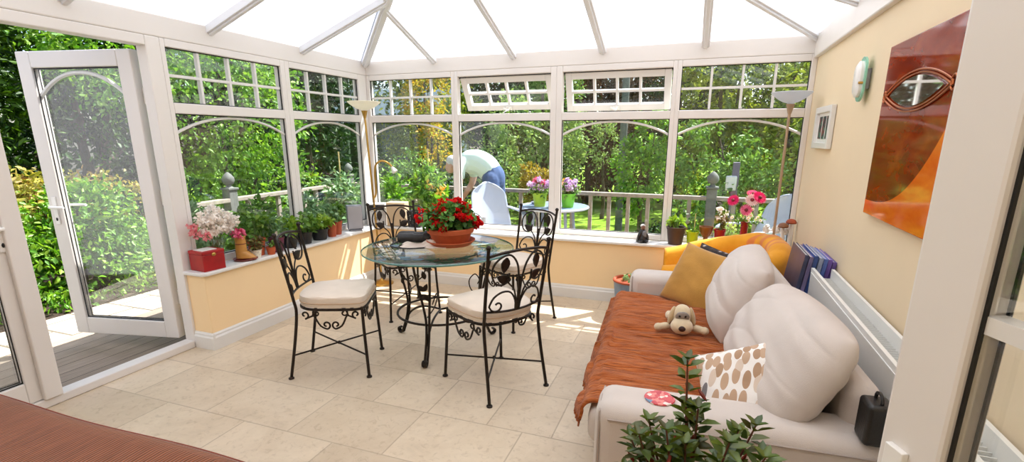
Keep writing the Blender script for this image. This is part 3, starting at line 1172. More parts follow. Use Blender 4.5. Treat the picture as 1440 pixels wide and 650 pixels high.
# ------------------------------------------------------------------ sofa
SX, SY, SR = 3.405, -2.10, .06
so = thing('sofa', 'pinkish beige three seater sofa along the radiator wall with a rust throw', 'sofa', (SX, SY, 0), SR)
def rbox(x0, x1, y0, y1, z0, z1, name, mat, parent, bev, seg=4, wob=0., sub=0):
    nx, ny, nz = (max(2, int((b - a) / .08)) for a, b in ((x0, x1), (y0, y1), (z0, z1)))
    mb = MB().box(x0, x1, y0, y1, z0, z1)
    return mb.build(name, mat, parent, bevel=bev, seg=seg)
rbox(-.46, .36, -.93, .93, .07, .30, 'base', M['sofa'], so, .02)
for s, nm in ((-1, 'near'), (1, 'far')):
    y0, y1 = sorted((s * .955, s * .745))
    a = rbox(-.475, .37, y0, y1, .05, .592, 'armrest', M['sofa'], so, .055, 6)
    pp = MB()
    for xx in (-.475,):
        # piped seam on the end and the outer panel
        e = .055
        pp.tube(crv([(xx + e * .3, s * .955 - s * .012, .06), (xx + e * .3, s * .955 - s * .012, .51), (xx + e * .3, s * .90, .566), (xx + e * .3, s * .80, .566), (xx + e * .3, s * .757, .52), (xx + e * .3, s * .752, .06)], 5), .004, 6)
    pp.tube([(-.43, s * .9555, .55), (.35, s * .9555, .55)], .004, 6)
    pp.build('seam', M['sofaseam'], a)
bk = rbox(.265, .375, -.845, .95, .07, .715, 'backrest', M['sofa'], so, .055, 6)
for s in (-1, 1):
    y0, y1 = sorted((s * .74, s * .005))
    rbox(-.525, .26, y0, y1, .295, .452, 'seat_cushion', M['sofa'], so, .05, 5)
for x in (-.40, .34):
    for y in (-.88, .88):
        mb = MB(); mb.lathe([(0, 0), (.022, 0), (.030, .075), (0, .075)], (x, y, 0), 16)
        mb.build('foot', M['wood'], so)

def pillow(name, mat, parent, w, h, t, mtx, pinch=.10, p=2.6, n=30, wr=0., seed=1, back=.6, rnd=0., folds=0):
    """plump cushion: w across (local x), h up (local z), t thick (local y)"""
    rr = random.Random(seed)
    ph = [rr.random() * 6 for _ in range(6)]
    mb = MB()
    for side in (-1, 1):
        def fn(u, v, side=side):
            a, b = 2 * u - 1, 2 * v - 1
            k = 1 - pinch * (1 - abs(b) ** 2) * abs(a) ** 3 - .0
            k2 = 1 - pinch * (1 - abs(a) ** 2) * abs(b) ** 3
            prof = max(0., (1 - abs(a) ** p)) ** .5 * max(0., (1 - abs(b) ** p)) ** .5
            y = side * t * .5 * prof * (1 if side < 0 else back)
            k -= rnd * b * b * a * a
            k2 -= rnd * a * a * b * b
            if folds and side < 0:
                # soft creases fanning out from a gathered edge
                w_ = b + .30 * a * a - .25 * a + .05 * sin(5 * a + ph[3])
                y -= .013 * prof ** .5 * (abs(sin(4.3 * w_ + ph[4])) ** .28 - .8) * (.4 + .6 * abs(a) ** .7)
            if wr:
                y += side * wr * prof ** .6 * (sin(6 * a + 4 * b * b + ph[0]) * .5 + sin(13 * b + 5 * a + ph[1]) * .35 + sin(21 * (b + .35 * a * a) + ph[2]) * .3 * abs(a))
            return mtx @ Vector((a * w / 2 * k, y, b * h / 2 * k2))
        o = len(mb.v)
        mb.grid(fn, n, n)
        if side < 0:
            pass
        else:
            kf = (n * n)
            mb.f[-kf:] = [f[::-1] for f in mb.f[-kf:]]
    return mb.build(name, mat, parent, weld=True)

def frame_mtx(c, ex, ez):
    """matrix with local x -> ex, local z -> ez (made square), -y the front"""
    ex, ez = Vector(ex).normalized(), Vector(ez)
    ez = (ez - ex * ez.dot(ex)).normalized()
    ey = ez.cross(ex)
    m = Matrix((ex, ey, ez)).transposed().to_4x4()
    m.translation = Vector(c)
    return m
# back cushions (in sofa axes; front of each faces -x)
pillow('back_cushion', M['sofa'], so, .76, .45, .30, frame_mtx((.130, .350, .655), (-.10, -1, 0), (.44, 0, 1)), .03, 2.8, 72, .007, 3, .6, .09, 1)
pillow('back_cushion', M['sofa'], so, .93, .45, .30, frame_mtx((.172, -.425, .652), (.03, -1, .06), (.58, 0.05, 1)), .02, 2.6, 72, .008, 8, .6, .15, 1)

# throw over the seat
TS = Matrix.Translation((SX, SY, 0)) @ Matrix.Rotation(SR, 4, 'Z')
def throw_fn(u, v):
    # v along the sofa (near -> far), u from the back to the hanging front edge
    y = -.715 + 1.445 * v
    dd = u * (.80 - .085 * (1 - v))
    wr = .0035 * sin(26 * y + 4 * sin(4 * dd + 2)) + .0032 * sin(61 * y + 4 * dd + 3 * sin(7 * y + 2 * dd)) + .0022 * sin(97 * y + 3 * sin(5 * dd)) + .002 * sin(9 * dd + 14 * y)
    flat = .60
    rad = .05
    if dd < flat:
        x, z = .10 - dd, .470
    elif dd < flat + rad * 1.57:
        a = (dd - flat) / rad
        x, z = .10 - flat - rad * sin(a), .470 - rad * (1 - cos(a))
    else:
        k = dd - flat - rad * 1.57
        x, z = .10 - flat - rad - .012 - k * .22, .470 - rad - k * .95
        x += .016 * sin(24 * y)
    # soft hollow in the seats, raised over the near arm corner
    z += .012 * sin(3.2 * v * pi) * (1 if dd < flat else 0) + wr * 1.4
    return TS @ Vector((x - abs(wr) * .5, y, z + .004))
mb = MB().grid(throw_fn, 60, 120)
th = mb.build('throw_blanket', M['throw'], solid=.012)
tag(th, 'rust coloured chenille throw spread over the seat of the beige sofa', 'throw')
fr = MB()
for k in range(96):
    v = (k + .5) / 96
    p = Vector(throw_fn(1, v))
    d = Vector((-.004 + .004 * sin(k * 3.1), .004 * sin(k * 1.7), -.030))
    fr.tube([p, p + d * .5 + Vector((0, .003 * sin(k), 0)), p + d], .0038, 4)
fr.build('fringe', M['throw'], th)['kind'] = 'stuff'

# scatter cushions
oc = pillow('scatter_cushion', M['ochre'], None, .40, .38, .13, frame_mtx((3.305, -1.510, .628), (.27, -.21, -.04), (.17, .10, .32)), .06, 2.4, 26, .004, 2, 1.)
tag(oc, 'plain ochre velvet cushion leaning at the far end of the sofa', 'cushion')
def _dark():
    m, nt, out = new_mat('dark patterned cotton')
    v = coords(nt)
    vo = nd(nt, 'TexVoronoi'); vo.inputs['Scale'].default_value = 26
    nt.links.new(v, vo.inputs[0])
    c = ramp(nt, vo.outputs['Distance'], [(.15, s2l((186, 176, 170))), (.3, s2l((70, 60, 58))), (.6, s2l((40, 34, 34)))])
    principled(nt, out, c, .9)
    return m
M['darkpat'] = _dark()
dk = pillow('scatter_cushion', M['darkpat'], None, .40, .37, .11, frame_mtx((3.39, -1.44, .62), (.27, -.21, -.04), (.16, .09, .32)), .06, 2.4, 26, .003, 4, 1.)
tag(dk, 'dark speckled cushion almost hidden behind the ochre cushion', 'cushion')
def _leafpat():
    m, nt, out = new_mat('white cotton with taupe petals')
    v = coords(nt, (36, 24, 30))
    vo = nd(nt, 'TexVoronoi', feature='F1', voronoi_dimensions='2D'); vo.inputs['Scale'].default_value = 1.0
    vo.inputs['Randomness'].default_value = .75
    nt.links.new(v, vo.inputs[0])
    petal = math_n(nt, 'LESS_THAN', vo.outputs['Distance'], .46)
    sp = nd(nt, 'SeparateColor'); nt.links.new(vo.outputs['Color'], sp.inputs[0])
    pc = ramp(nt, sp.outputs[0], [(0, s2l((190, 160, 134))), (.45, s2l((172, 140, 112))), (.7, s2l((214, 196, 180))), (.9, s2l((122, 118, 120)))], 'CONSTANT')
    c = mixc(nt, petal, s2l((236, 232, 228)), pc)
    principled(nt, out, c, .9)
    return m
M['petalpat'] = _leafpat()
lc = pillow('scatter_cushion', M['petalpat'], None, .34, .30, .12, frame_mtx((3.462, -2.785, .600), (.25, -.06, .125), (-.03, .62, .75)), .06, 2.4, 26, .003, 6, 1.)
tag(lc, 'white cushion printed with taupe petals at the near end of the sofa', 'cushion')

# coaster, black bag
co = MB(); co.lathe([(0, 0), (.048, 0), (.050, .003), (.048, .006), (0, .006)], (0, 0, 0), 32)
def _floral():
    m, nt, out = new_mat('red floral print')
    v = coords(nt)
    vo = nd(nt, 'TexVoronoi'); vo.inputs['Scale'].default_value = 70
    nt.links.new(v, vo.inputs[0])
    sp = nd(nt, 'SeparateColor'); nt.links.new(vo.outputs['Color'], sp.inputs[0])
    c = ramp(nt, sp.outputs[0], [(0, s2l((206, 70, 76))), (.35, s2l((226, 130, 120))), (.6, s2l((240, 220, 210))), (.78, s2l((190, 50, 64))), (.92, s2l((110, 140, 170)))], 'CONSTANT')
    principled(nt, out, c, .35)
    return m
co = co.build('coaster', _floral())
co.location = (3.185, -2.962, .5925)
tag(co, 'round red floral coaster on the near arm of the sofa', 'coaster')
bg = thing('shoulder_bag', 'small black bag on the near arm of the sofa against the backrest', 'bag', (3.775, -3.000, .5925), .06)
mb = MB(); mb.box(-.035, .035, -.042, .042, 0, .125); mb.build('body', M['leather'], bg, bevel=.012, seg=3)
mb = MB(); mb.tube(crv([(0, -.022, .118), (0, -.020, .140), (0, 0, .148), (0, .020, .140), (0, .022, .118)], 6), .005, 6); mb.build('handle', M['leather'], bg)

# plush dog
dg = thing('plush_dog', 'cream plush dog with droopy ears lying on the rust throw', 'soft toy', (3.225, -1.985, .480), radians(4))
mb = MB()
mb.ell((0, .085, .045), (.060, .095, .046), 20, 14)
mb.ell((0, -.015, .088), (.046, .046, .056), 20, 14)
mb.ell((0, -.062, .045), (.055, .048, .042), 20, 14)
for s in (-1, 1):
    mb.ell((s * .080, -.02, .022), (.045, .020, .020), 16, 10, mtx=Matrix.Rotation(s * -.5, 4, 'Z'))
    mb.ell((s * .112, -.040, .022), (.022, .022, .021), 16, 10)
    mb.ell((s * .055, .16, .022), (.022, .045, .022), 16, 10)
b = mb.build('body', M['plush'], dg)
rm = b.modifiers.new('remesh', 'REMESH'); rm.mode = 'VOXEL'; rm.voxel_size = .006; rm.use_smooth_shade = True
sm_ = b.modifiers.new('smooth', 'SMOOTH'); sm_.iterations = 4
mb = MB(); mb.ell((0, -.056, .092), (.034, .016, .034), 14, 10, mtx=Matrix.Rotation(.5, 4, 'X')); mb.build('face_patch', M['plushface'], dg)
for s in (-1, 1):
    mb = MB(); mb.ell((s * .050, -.012, .082), (.014, .026, .050), 14, 10, mtx=Matrix.Rotation(s * -.25, 4, 'Y')); mb.build('ear', M['plushear'], dg)
    mb = MB(); mb.ell((s * .013, -.072, .100), (.0065, .005, .0075), 10, 8); mb.build('eye', M['black'], dg)
mb = MB(); mb.ell((0, -.109, .047), (.017, .010, .014), 14, 10); mb.build('nose', M['plushnose'], dg)

# ------------------------------------------------------------------ radiator
ra = thing('radiator', 'long white double panel radiator on the wall behind the sofa', 'radiator', (3.93, -2.44, .0))
for x0, x1 in ((-.060, -.045), (.036, .050)):
    mb = MB()
    mb.box(x0, x1, -.955, .955, .15, .748)
    if x0 < 0:
        for z in (.18, .72):
            mb.box(x0 - .003, x0 + .002, -.94, .94, z - .006, z + .006)
    mb.build('panel', M['radwhite'], ra, smooth=False)
mb = MB()
for k in range(80):
    y = -.93 + 1.86 * k / 79
    mb.box(-.044, .035, y - .0015, y + .0015, .22, .70)
mb.build('convector_fins', M['radwhite'], ra, smooth=False)
for s in (-1, 1):
    mb = MB(); mb.tube([(0, s * .90, .22), (0, s * .985, .22), (0, s * .985, .0)], .009, 8)
    mb.build('valve_pipe', M['radwhite'], ra)
    mb = MB(); mb.box(.051, .078, s * .6 - .03, s * .6 + .03, .55, .70)
    mb.build('bracket', M['radwhite'], ra, smooth=False)
mb = MB(); mb.lathe([(0, 0), (.018, 0), (.020, .03), (.016, .06), (0, .062)], (0, .985, .222), 14)
mb.build('valve_knob', M['radwhite'], ra)

# ------------------------------------------------------------------ armchair under a mustard throw
def _mustard():
    m, nt, out = new_mat('mustard throw with terracotta stripes')
    v = coords(nt)
    sep = nd(nt, 'SeparateXYZ'); nt.links.new(v, sep.inputs[0])
    b = noise(nt, v, 5, 4)
    base = ramp(nt, b, [(.3, s2l((206, 136, 26))), (.7, s2l((236, 168, 52)))])
    w = math_n(nt, 'SINE', math_n(nt, 'MULTIPLY', math_n(nt, 'MULTIPLY_ADD', b, .06, sep.outputs[1]), 2 * pi / .085))
    st = math_n(nt, 'SMOOTH_MIN', 1.0, math_n(nt, 'MAXIMUM', 0.0, math_n(nt, 'MULTIPLY_ADD', w, 1.6, .1)), .1)
    inb = math_n(nt, 'MULTIPLY', math_n(nt, 'GREATER_THAN', sep.outputs[1], -.10), math_n(nt, 'LESS_THAN', sep.outputs[1], .17))
    inb = math_n(nt, 'MULTIPLY', inb, math_n(nt, 'GREATER_THAN', sep.outputs[0], .08))
    c = mixc(nt, math_n(nt, 'MULTIPLY', math_n(nt, 'MULTIPLY', st, inb), .8), base, s2l((206, 120, 76)))
    n2 = noise(nt, v, 14, 4)
    principled(nt, out, c, .9, 0, bump(nt, n2, .5, .012), .15, .2)
    return m
M['mustard'] = _mustard()
ac = thing('armchair', 'rounded armchair draped in a striped mustard throw behind the sofa', 'armchair', (3.48, -.68, 0))
# rim path (local), starting at the front of the window-side arm
rim = crv([(-.44, .275, .565), (-.20, .295, .640), (.06, .270, .715), (.24, .20, .750), (.32, .05, .755), (.33, -.12, .735), (.27, -.25, .690), (.10, -.30, .640), (-.20, -.30, .60), (-.42, -.29, .56)], 8)
def tubchair(u, v):
    i = u * (len(rim) - 1)
    k = min(int(i), len(rim) - 2)
    p = rim[k].lerp(rim[k + 1], i - k)
    d = rim[k + 1] - rim[k]
    d.z = 0
    d.normalize()
    inw = Vector((d.y, -d.x, 0))           # towards the seat
    th = .062
    # section: outside bottom -> up -> over the roll -> inside down to the seat
    s = v
    top = p.z - th
    fold = .010 * sin(i * .61 + 3 * v + 1.5 * sin(i * .23)) + .002 * sin(i * 1.07 + 5 * v + 2 * sin(i * .4))
    if s < .38:
        t = s / .38
        off, z = -th - .01 + fold * (1 - t), .10 + (top - .10) * t
    elif s < .72:
        a = (s - .38) / .34 * pi
        off, z = -th * cos(a) * (1.15), top + th * sin(a) + fold * .4
    else:
        t = (s - .72) / .28
        off, z = th * 1.15 + .02 * t - fold * .3, top - (top - .40) * t
    return p.xy.to_3d() + inw * off + Vector((0, 0, z))
mb = MB().grid(tubchair, 120, 44)
body = mb.build('draped_body', M['mustard'], ac, solid=.01)
def seatf(u, v):
    x, y = -.50 + .80 * u, -.26 + .52 * v
    z = .425 + .02 * sin(5 * u + 2) * cos(4 * v) + .008 * sin(20 * u + 11 * v)
    if u < .1:
        z -= (.1 - u) * 3.2
        x = -.44 - .05 * (1 - u / .1) * .3
    return (x, y, z)
MB().grid(seatf, 40, 30).build('draped_seat', M['mustard'], ac, solid=.03)
mb = MB(); mb.box(-.40, .28, -.26, .26, .06, .38); mb.build('base', M['mustard'], ac, bevel=.03)
for x in (-.36, .24):
    for y in (-.22, .22):
        mb = MB(); mb.lathe([(0, 0), (.02, 0), (.026, .062), (0, .062)], (x, y, 0), 12); mb.build('foot', M['wood'], ac)

# rust corduroy sofa in the corner beside the camera
cs = thing('corduroy_sofa', 'rust brown corduroy daybed filling the lower left corner', 'daybed', (1.36, -3.99, 0))
def cordtop(u, v):
    x, y = -.95 + 1.95 * u, -.42 + .865 * v
    e = min(v, 1 - v, u, 1 - u)
    z = .46 - .04 * max(0, 1 - e / .10) ** 2 + .006 * sin(7 * u + 3 * v)
    y += .006 * sin(11 * u) * v
    return (x, y, z)
mb = MB().grid(cordtop, 60, 30)
mb.build('seat_cushion', M['cord'], cs, solid=.02)
mb = MB(); mb.box(-.94, .99, -.41, .43, .08, .425); mb.build('base', M['cord'], cs, bevel=.02)
mb = MB()
mb.tube([Vector(cordtop(u, 1)) + Vector((0, .004, .004)) for u in np.linspace(0, 1, 60)], .0075, 6)
mb.tube([Vector(cordtop(1, v)) + Vector((.004, 0, .004)) for v in np.linspace(0, 1, 30)], .0075, 6)
mb.build('piping', M['cordpipe'], cs)
for x in (-.88, .92):
    for y in (-.35, .37):
        mb = MB(); mb.lathe([(0, 0), (.02, 0), (.026, .082), (0, .082)], (x, y, 0), 12); mb.build('foot', M['wood'], cs)

# ------------------------------------------------------------------ right wall: picture, art, sconce, books
ar = thing('wall_art', 'large square rust orange abstract picture with an eye shaped mirror', 'picture', (W - .004, -2.145, 1.46), -pi / 2)
# local axes: x along the wall (towards the camera), z up, -y is into the room
def _art():
    m, nt, out = new_mat('burnt orange gloss enamel')
    v = coords(nt)
    sep = nd(nt, 'SeparateXYZ'); nt.links.new(v, sep.inputs[0])
    x, z = sep.outputs[0], sep.outputs[2]
    # S-curve splitting the dark field from the orange hill
    t = math_n(nt, 'DIVIDE', math_n(nt, 'ADD', x, .36), .72)
    cv = math_n(nt, 'MULTIPLY_ADD', math_n(nt, 'POWER', math_n(nt, 'MAXIMUM', t, .001), 2.93), .333, -.298)
    hill = math_n(nt, 'GREATER_THAN', math_n(nt, 'SUBTRACT', cv, z), 0.0)
    n1 = noise(nt, coords(nt, (2, 2, 5)), 2.2, 4, .6, .5)
    dark = ramp(nt, n1, [(.3, s2l((104, 20, 3))), (.55, s2l((134, 36, 4))), (.8, s2l((160, 66, 10)))])
    org = ramp(nt, n1, [(.3, s2l((206, 84, 14))), (.7, s2l((226, 122, 30)))])
    principled(nt, out, mixc(nt, hill, dark, org), .06, 0, None, .3)
    return m
mb = MB(); mb.box(-.365, .42, -.022, 0, -.362, .362)
mb.build('board', _art(), ar, bevel=.004)
eye = lambda u: Vector((.01 + .30 * u, 0, .150 + .0))
def eyeshape(a, s=1.):
    u = cos(a)
    return Vector((.012 + .292 * s * u, 0, .150 + .060 * s * (1 - abs(u) ** 2.0) ** 1.0 * (1 if sin(a) >= 0 else -1)))
mb = MB()
P = [eyeshape(2 * pi * k / 60, .9) for k in range(60)]
mb.add([p + Vector((0, -.0235, 0)) for p in P] + [p + Vector((0, -.0285, 0)) for p in P], [tuple(range(59, -1, -1)), tuple(range(60, 120))] + [(k, (k + 1) % 60, 60 + (k + 1) % 60, 60 + k) for k in range(60)])
mb.build('eye_mirror', M['mirror'], ar, smooth=False)
mb = MB()
for s, dz in ((1.05, 0), (1.14, .006)):
    mb.tube([eyeshape(2 * pi * k / 60, s) + Vector((-.006 if dz else 0, -.027, (1 if sin(2 * pi * k / 60) > 0 else -1) * dz)) for k in range(60)], .0034, 6, closed=True)
mb.tube([Vector((-.30, -.027, .15)) + Vector((-.018 + .018 * cos(a), 0, .022 * sin(a))) for a in np.linspace(-2.4, 2.4, 16)], .0034, 6)
mb.tube([Vector((.315, -.027, .15)) + Vector((.03 - .02 * cos(a), 0, .024 * sin(a))) for a in np.linspace(-2.4, 2.4, 16)], .0034, 6)
mb.build('copper_wire', M['copper'], ar)

pf = thing('framed_picture', 'small white framed picture near the window corner of the wall', 'picture', (W - .002, -.605, 1.505), -pi / 2)
mb = MB()
for a, b, c, d in ((-.235, -.19, -.135, .135), (.19, .235, -.135, .135), (-.19, .19, -.135, -.095), (-.19, .19, .095, .135)):
    mb.box(a, b, -.028, 0, c, d)
mb.build('frame', M['trimwhite'], pf, smooth=False, bevel=.004)
mb = MB(); mb.box(-.19, .19, -.010, -.002, -.095, .095); mb.build('mount', M['white'], pf, smooth=False)
def _strip():
    m, nt, out = new_mat('dark strip print')
    v = coords(nt, (20, 20, 34))
    vo = nd(nt, 'TexVoronoi'); nt.links.new(v, vo.inputs[0]); vo.inputs['Scale'].default_value = 1
    sp = nd(nt, 'SeparateColor'); nt.links.new(vo.outputs['Color'], sp.inputs[0])
    principled(nt, out, ramp(nt, sp.outputs[0], [(0, s2l((40, 44, 46))), (.4, s2l((70, 110, 90))), (.6, s2l((110, 52, 52))), (.8, s2l((52, 56, 60)))], 'CONSTANT'), .5)
    return m
ms = _strip()
for x in (-.105, 0, .105):
    mb = MB(); mb.box(x - .036, x + .036, -.013, -.010, -.072, .072); mb.build('print_strip', ms, pf, smooth=False)

sc = thing('wall_light', 'oval frosted glass wall light with a green glass edge', 'wall light', (W, -1.415, 1.725), -pi / 2)
def stadium(hw, hh, n=28):
    out = []
    for k in range(n):
        a = 2 * pi * k / n
        out.append((hw * cos(a), (hh - hw) * (1 if sin(a) >= 0 else -1) + hw * sin(a)))
    return out
def plate(mb, hw, hh, y0, y1, bulge=0):
    P = stadium(hw, hh)
    n = len(P)
    vs = [(x, y0, z) for x, z in P] + [(x, y1, z) for x, z in P] + [(x * .8, y1 - bulge * .8, z * .8) for x, z in P] + [(0, y1 - bulge, 0)]
    fs = [tuple(range(n))]
    for L in (0, 1):
        fs += [(L * n + k, (L + 1) * n + k, (L + 1) * n + (k + 1) % n, L * n + (k + 1) % n) for k in range(n)]
    fs += [(2 * n + k, 3 * n, 2 * n + (k + 1) % n) for k in range(n)]
    mb.add(vs, fs)
mb = MB(); plate(mb, .062, .108, -.026, -.036); mb.build('green_glass_plate', simple('green sea glass', (146, 206, 182), .15, var=.04), sc)
mb = MB(); plate(mb, .050, .088, -.036, -.050, .012); mb.build('frosted_diffuser', M['white'], sc)
mb = MB(); mb.box(-.03, .03, -.026, 0, -.05, .05); mb.build('backplate', M['steel'], sc, bevel=.004)
for x in (-.052, .052):
    mb = MB(); mb.tube([(x, -.034, -.02), (x, -.056, -.02)], .006, 8)
    mb.build('clip', M['brass'], sc)

bkset = [((62, 66, 96), .385, .40), ((120, 110, 150), .375, .39), ((58, 84, 150), .380, .37), ((150, 160, 186), .37, .38), ((84, 110, 186), .365, .36), ((116, 92, 176), .36, .33), ((104, 84, 160), .345, .31)]
lbl = ['dark blue book at the armchair side of the leaning row by the wall', 'greyish mauve book second in the leaning row from the armchair', 'royal blue book third in the leaning row from the armchair', 'pale grey blue book in the middle of the leaning row', 'bright blue book just left of the two purple ones', 'purple book second from the wall in the leaning row', 'deep violet book resting nearest the wall in the leaning row']
cb = thing('side_cabinet', 'low brown cabinet carrying the leaning blue books behind the armchair', 'cabinet', (3.90, -1.245, 0))
mb = MB(); mb.box(-.10, .10, -.21, .21, .06, .40); mb.build('body', M['wood'], cb, bevel=.006)
mb = MB(); mb.box(-.11, .108, -.218, .218, .40, .425); mb.build('top', M['wood'], cb, bevel=.004)
for x in (-.08, .08):
    for y in (-.18, .18):
        mb = MB(); mb.lathe([(0, 0), (.014, 0), (.018, .062), (0, .062)], (x, y, 0), 10); mb.build('foot', M['wood'], cb)
for k, (c, h, dp) in enumerate(bkset):
    b = thing('book', lbl[k], 'book', (3.793 + .0255 * k, -1.245, .426), 0, 'large books leaning by the radiator')
    x0 = Matrix.Rotation(radians(7), 4, 'Y')
    mb = MB(); 
    mb.box(0, .003, -dp / 2, dp / 2, 0, h, mtx=x0); mb.box(.017, .020, -dp / 2, dp / 2, 0, h, mtx=x0); mb.box(.003, .017, -dp / 2, -dp / 2 + .003, 0, h, mtx=x0)
    mb.build('cover', simple('book cover %d' % k, c, .35, var=.35, scale=9), b, smooth=False)
    mb = MB(); mb.box(.003, .017, -dp / 2 + .003, dp / 2 - .006, .004, h - .006, mtx=x0); mb.build('pages', simple('pages', (214, 208, 200), .8), b, smooth=False)

# ------------------------------------------------------------------ floor lamps
def bowl_prof(r, h):
    P = [(.018, 0)] + [(r * (k / 10), h * (k / 10) ** 2.0 + .004) for k in range(2, 11)]
    Q = [(a - .003, b + .004) for a, b in P[::-1]]
    return P + Q + [(0, .006)]
def uplighter(name, label, loc, rz, h, mat, glass, r, base_r, reading=False, lean=(0, 0)):
    t = thing(name, label, 'floor lamp', loc, rz)
    tp = Vector((lean[0], lean[1], h))
    mb = MB(); mb.lathe([(0, 0), (base_r, 0), (base_r, .012), (base_r * .85, .022), (.03, .032), (.014, .05), (0, .05)], (0, 0, 0), 40)
    mb.build('base', mat, t)
    mb = MB(); mb.tube([Vector((0, 0, .03)), Vector((lean[0] * .5, lean[1] * .5, h / 2)), tp - Vector((0, 0, .06))], .0095, 10)
    mb.lathe([(.010, -.07), (.014, -.06), (.026, -.012), (.030, 0), (0, .0)], tp, 18)
    mb.build('pole', mat, t)
    mb = MB(); mb.lathe(bowl_prof(r, .075), tp, 40)
    mb.build('lamp_shade', glass, t)
    if reading:
        mb = MB()
        p0 = Vector((lean[0] * .5, lean[1] * .5, .86))
        mb.tube(crv([p0, p0 + Vector((.02, .02, .06)), p0 + Vector((.025, .02, .28)), p0 + Vector((.05, .03, .345)), p0 + Vector((.10, .05, .365)), p0 + Vector((.155, .075, .335)), p0 + Vector((.18, .085, .30))], 8), .0095, 10)
        e = p0 + Vector((.18, .085, .30))
        mb2 = MB(); mb2.lathe([(.010, .01), (.016, 0), (.030, -.05), (.026, -.05), (0, -.02)], e, 16, mtx=Matrix.Rotation(-.6, 4, 'Y'))
        ro = mb.build('reading_arm', mat, t)
        mb2.build('reading_shade', M['white'], ro)
    return t
def _opalglass(name, rgb):
    m, nt, out = new_mat(name)
    c = ramp(nt, noise(nt, coords(nt), 4, 2), [(.3, tuple(x * .97 for x in s2l(rgb))), (.7, s2l(rgb))])
    d, t = nd(nt, 'BsdfDiffuse'), nd(nt, 'BsdfTranslucent')
    nt.links.new(c, d.inputs[0]); nt.links.new(c, t.inputs[0])
    mx = nd(nt, 'MixShader'); mx.inputs[0].default_value = .6
    nt.links.new(d.outputs[0], mx.inputs[1]); nt.links.new(t.outputs[0], mx.inputs[2])
    nt.links.new(mx.outputs[0], out.inputs[0])
    return m
M['bowlwarm'] = _opalglass('cream opal glass', (250, 246, 232))
M['bowlgrey'] = _opalglass('smoked opal glass', (222, 226, 230))
uplighter('floor_lamp', 'brass uplighter with cream bowl and reading arm in the left window corner', (.305, -.385, 0), 0, 1.690, M['brass'], M['bowlwarm'], .155, .115, True, (-.085, .02))
uplighter('floor_lamp', 'copper coloured uplighter with smoky glass bowl at the right end of the windows', (3.825, -.305, 0), 0, 1.675, M['brassaged'], M['bowlgrey'], .135, .112, False, (0.0, -.0))

# ------------------------------------------------------------------ pots and plants on the sills
LEAF = {}
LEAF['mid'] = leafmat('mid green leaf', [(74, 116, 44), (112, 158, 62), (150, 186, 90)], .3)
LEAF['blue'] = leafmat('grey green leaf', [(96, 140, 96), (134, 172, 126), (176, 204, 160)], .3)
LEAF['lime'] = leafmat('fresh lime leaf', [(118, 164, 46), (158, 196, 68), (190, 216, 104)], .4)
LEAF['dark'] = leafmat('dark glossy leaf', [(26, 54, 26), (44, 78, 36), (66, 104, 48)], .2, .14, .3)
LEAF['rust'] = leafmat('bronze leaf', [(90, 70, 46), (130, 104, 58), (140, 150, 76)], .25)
LEAF['white'] = leafmat('white petal', [(252, 244, 232), (255, 250, 244), (246, 232, 218)], .35, .02)
LEAF['pink'] = leafmat('pink petal', [(228, 84, 130), (240, 130, 160), (214, 50, 104)], .3, .02)
LEAF['mauve'] = leafmat('mauve petal', [(222, 190, 232), (240, 220, 244), (190, 140, 206)], .3, .02)
LEAF['cyan'] = leafmat('pale pink petal', [(236, 130, 146), (246, 180, 180), (226, 110, 130)], .3, .02)
LEAF['yellow'] = leafmat('yellow petal', [(248, 204, 70), (240, 170, 60), (252, 226, 120)], .3, .02)

def pot_prof(r, h, rim=.12, k=.74):
    return [(0, 0), (r * k, 0), (r * (k + (1 - k) * .82), h * (1 - rim) - .001), (r * 1.0, h * (1 - rim)), (r * 1.05, h), (r * .93, h), (r * .86, h * .86), (0, h * .84)]

def potted(name, label, loc, r, h, potmat, leafkey, nleaf, L, fw, fh, seed, square=False, group=None, up=.7, W_=None, ov=.0, cat='plant'):
    t = thing(name, label, cat, loc, 0, group)
    mb = MB(); mb.lathe(pot_prof(r, h), (0, 0, 0), 28)
    mb.build('pot', potmat, t)
    mb = MB(); mb.lathe([(0, h * .885), (r * .89, h * .87)], (0, 0, 0), 20); mb.build('compost', M['soil'], t)
    rg = np.random.default_rng(seed)
    v, q = cloud(rg, [((0, 0, h + fh * .62 + ov), (fw * .88, fw * .88, fh * .50))], nleaf, L, W_ or L * .62, clump=.3, shell=.45, up=up, per=9)
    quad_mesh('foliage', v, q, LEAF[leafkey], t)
    mb = MB()
    for k in range(7):
        a = 6.28 * rg.random()
        rr = rg.random() * fw * .6
        mb.tube([(0.3 * r * cos(a), .3 * r * sin(a), h * .86), (rr * .7 * cos(a), rr * .7 * sin(a), h + fh * .35), (rr * cos(a), rr * sin(a), h + fh * .8)], .0022, 5)
    mb.build('stems', M['stem'], t)
    return t

S0 = SILL
# red box with vase behind
rb = thing('keepsake_box', 'square red lacquered box at the door end of the left sill', 'box', (.100, -2.105, S0), radians(-6))
mb = MB(); mb.box(-.075, .075, -.078, .078, 0, .115); mb.build('body', M['redlac'], rb, bevel=.004)
mb = MB(); mb.box(-.077, .077, -.080, .080, .115, .138); mb.build('lid', M['redlac'], rb, bevel=.004)
mb = MB(); mb.ell((.078, 0, .112), (.006, .016, .012), 10, 8); mb.build('clasp', M['brass'], rb)
mb = MB(); mb.box(-.05, .05, -.06, .045, .138, .141); mb.build('paper_insert', M['white'], rb, smooth=False)
vs = thing('flower_vase', 'clear glass vase of white blossom and pink flowers behind the red box', 'vase', (.055, -1.975, S0))
mb = MB(); mb.lathe([(0, .008), (.030, .008), (.036, .10), (.048, .19), (.052, .19), (.040, .10), (.034, 0), (0, 0)], (0, 0, 0), 28)
mb.build('vase', M['clearvase'], vs)
rg = np.random.default_rng(11)
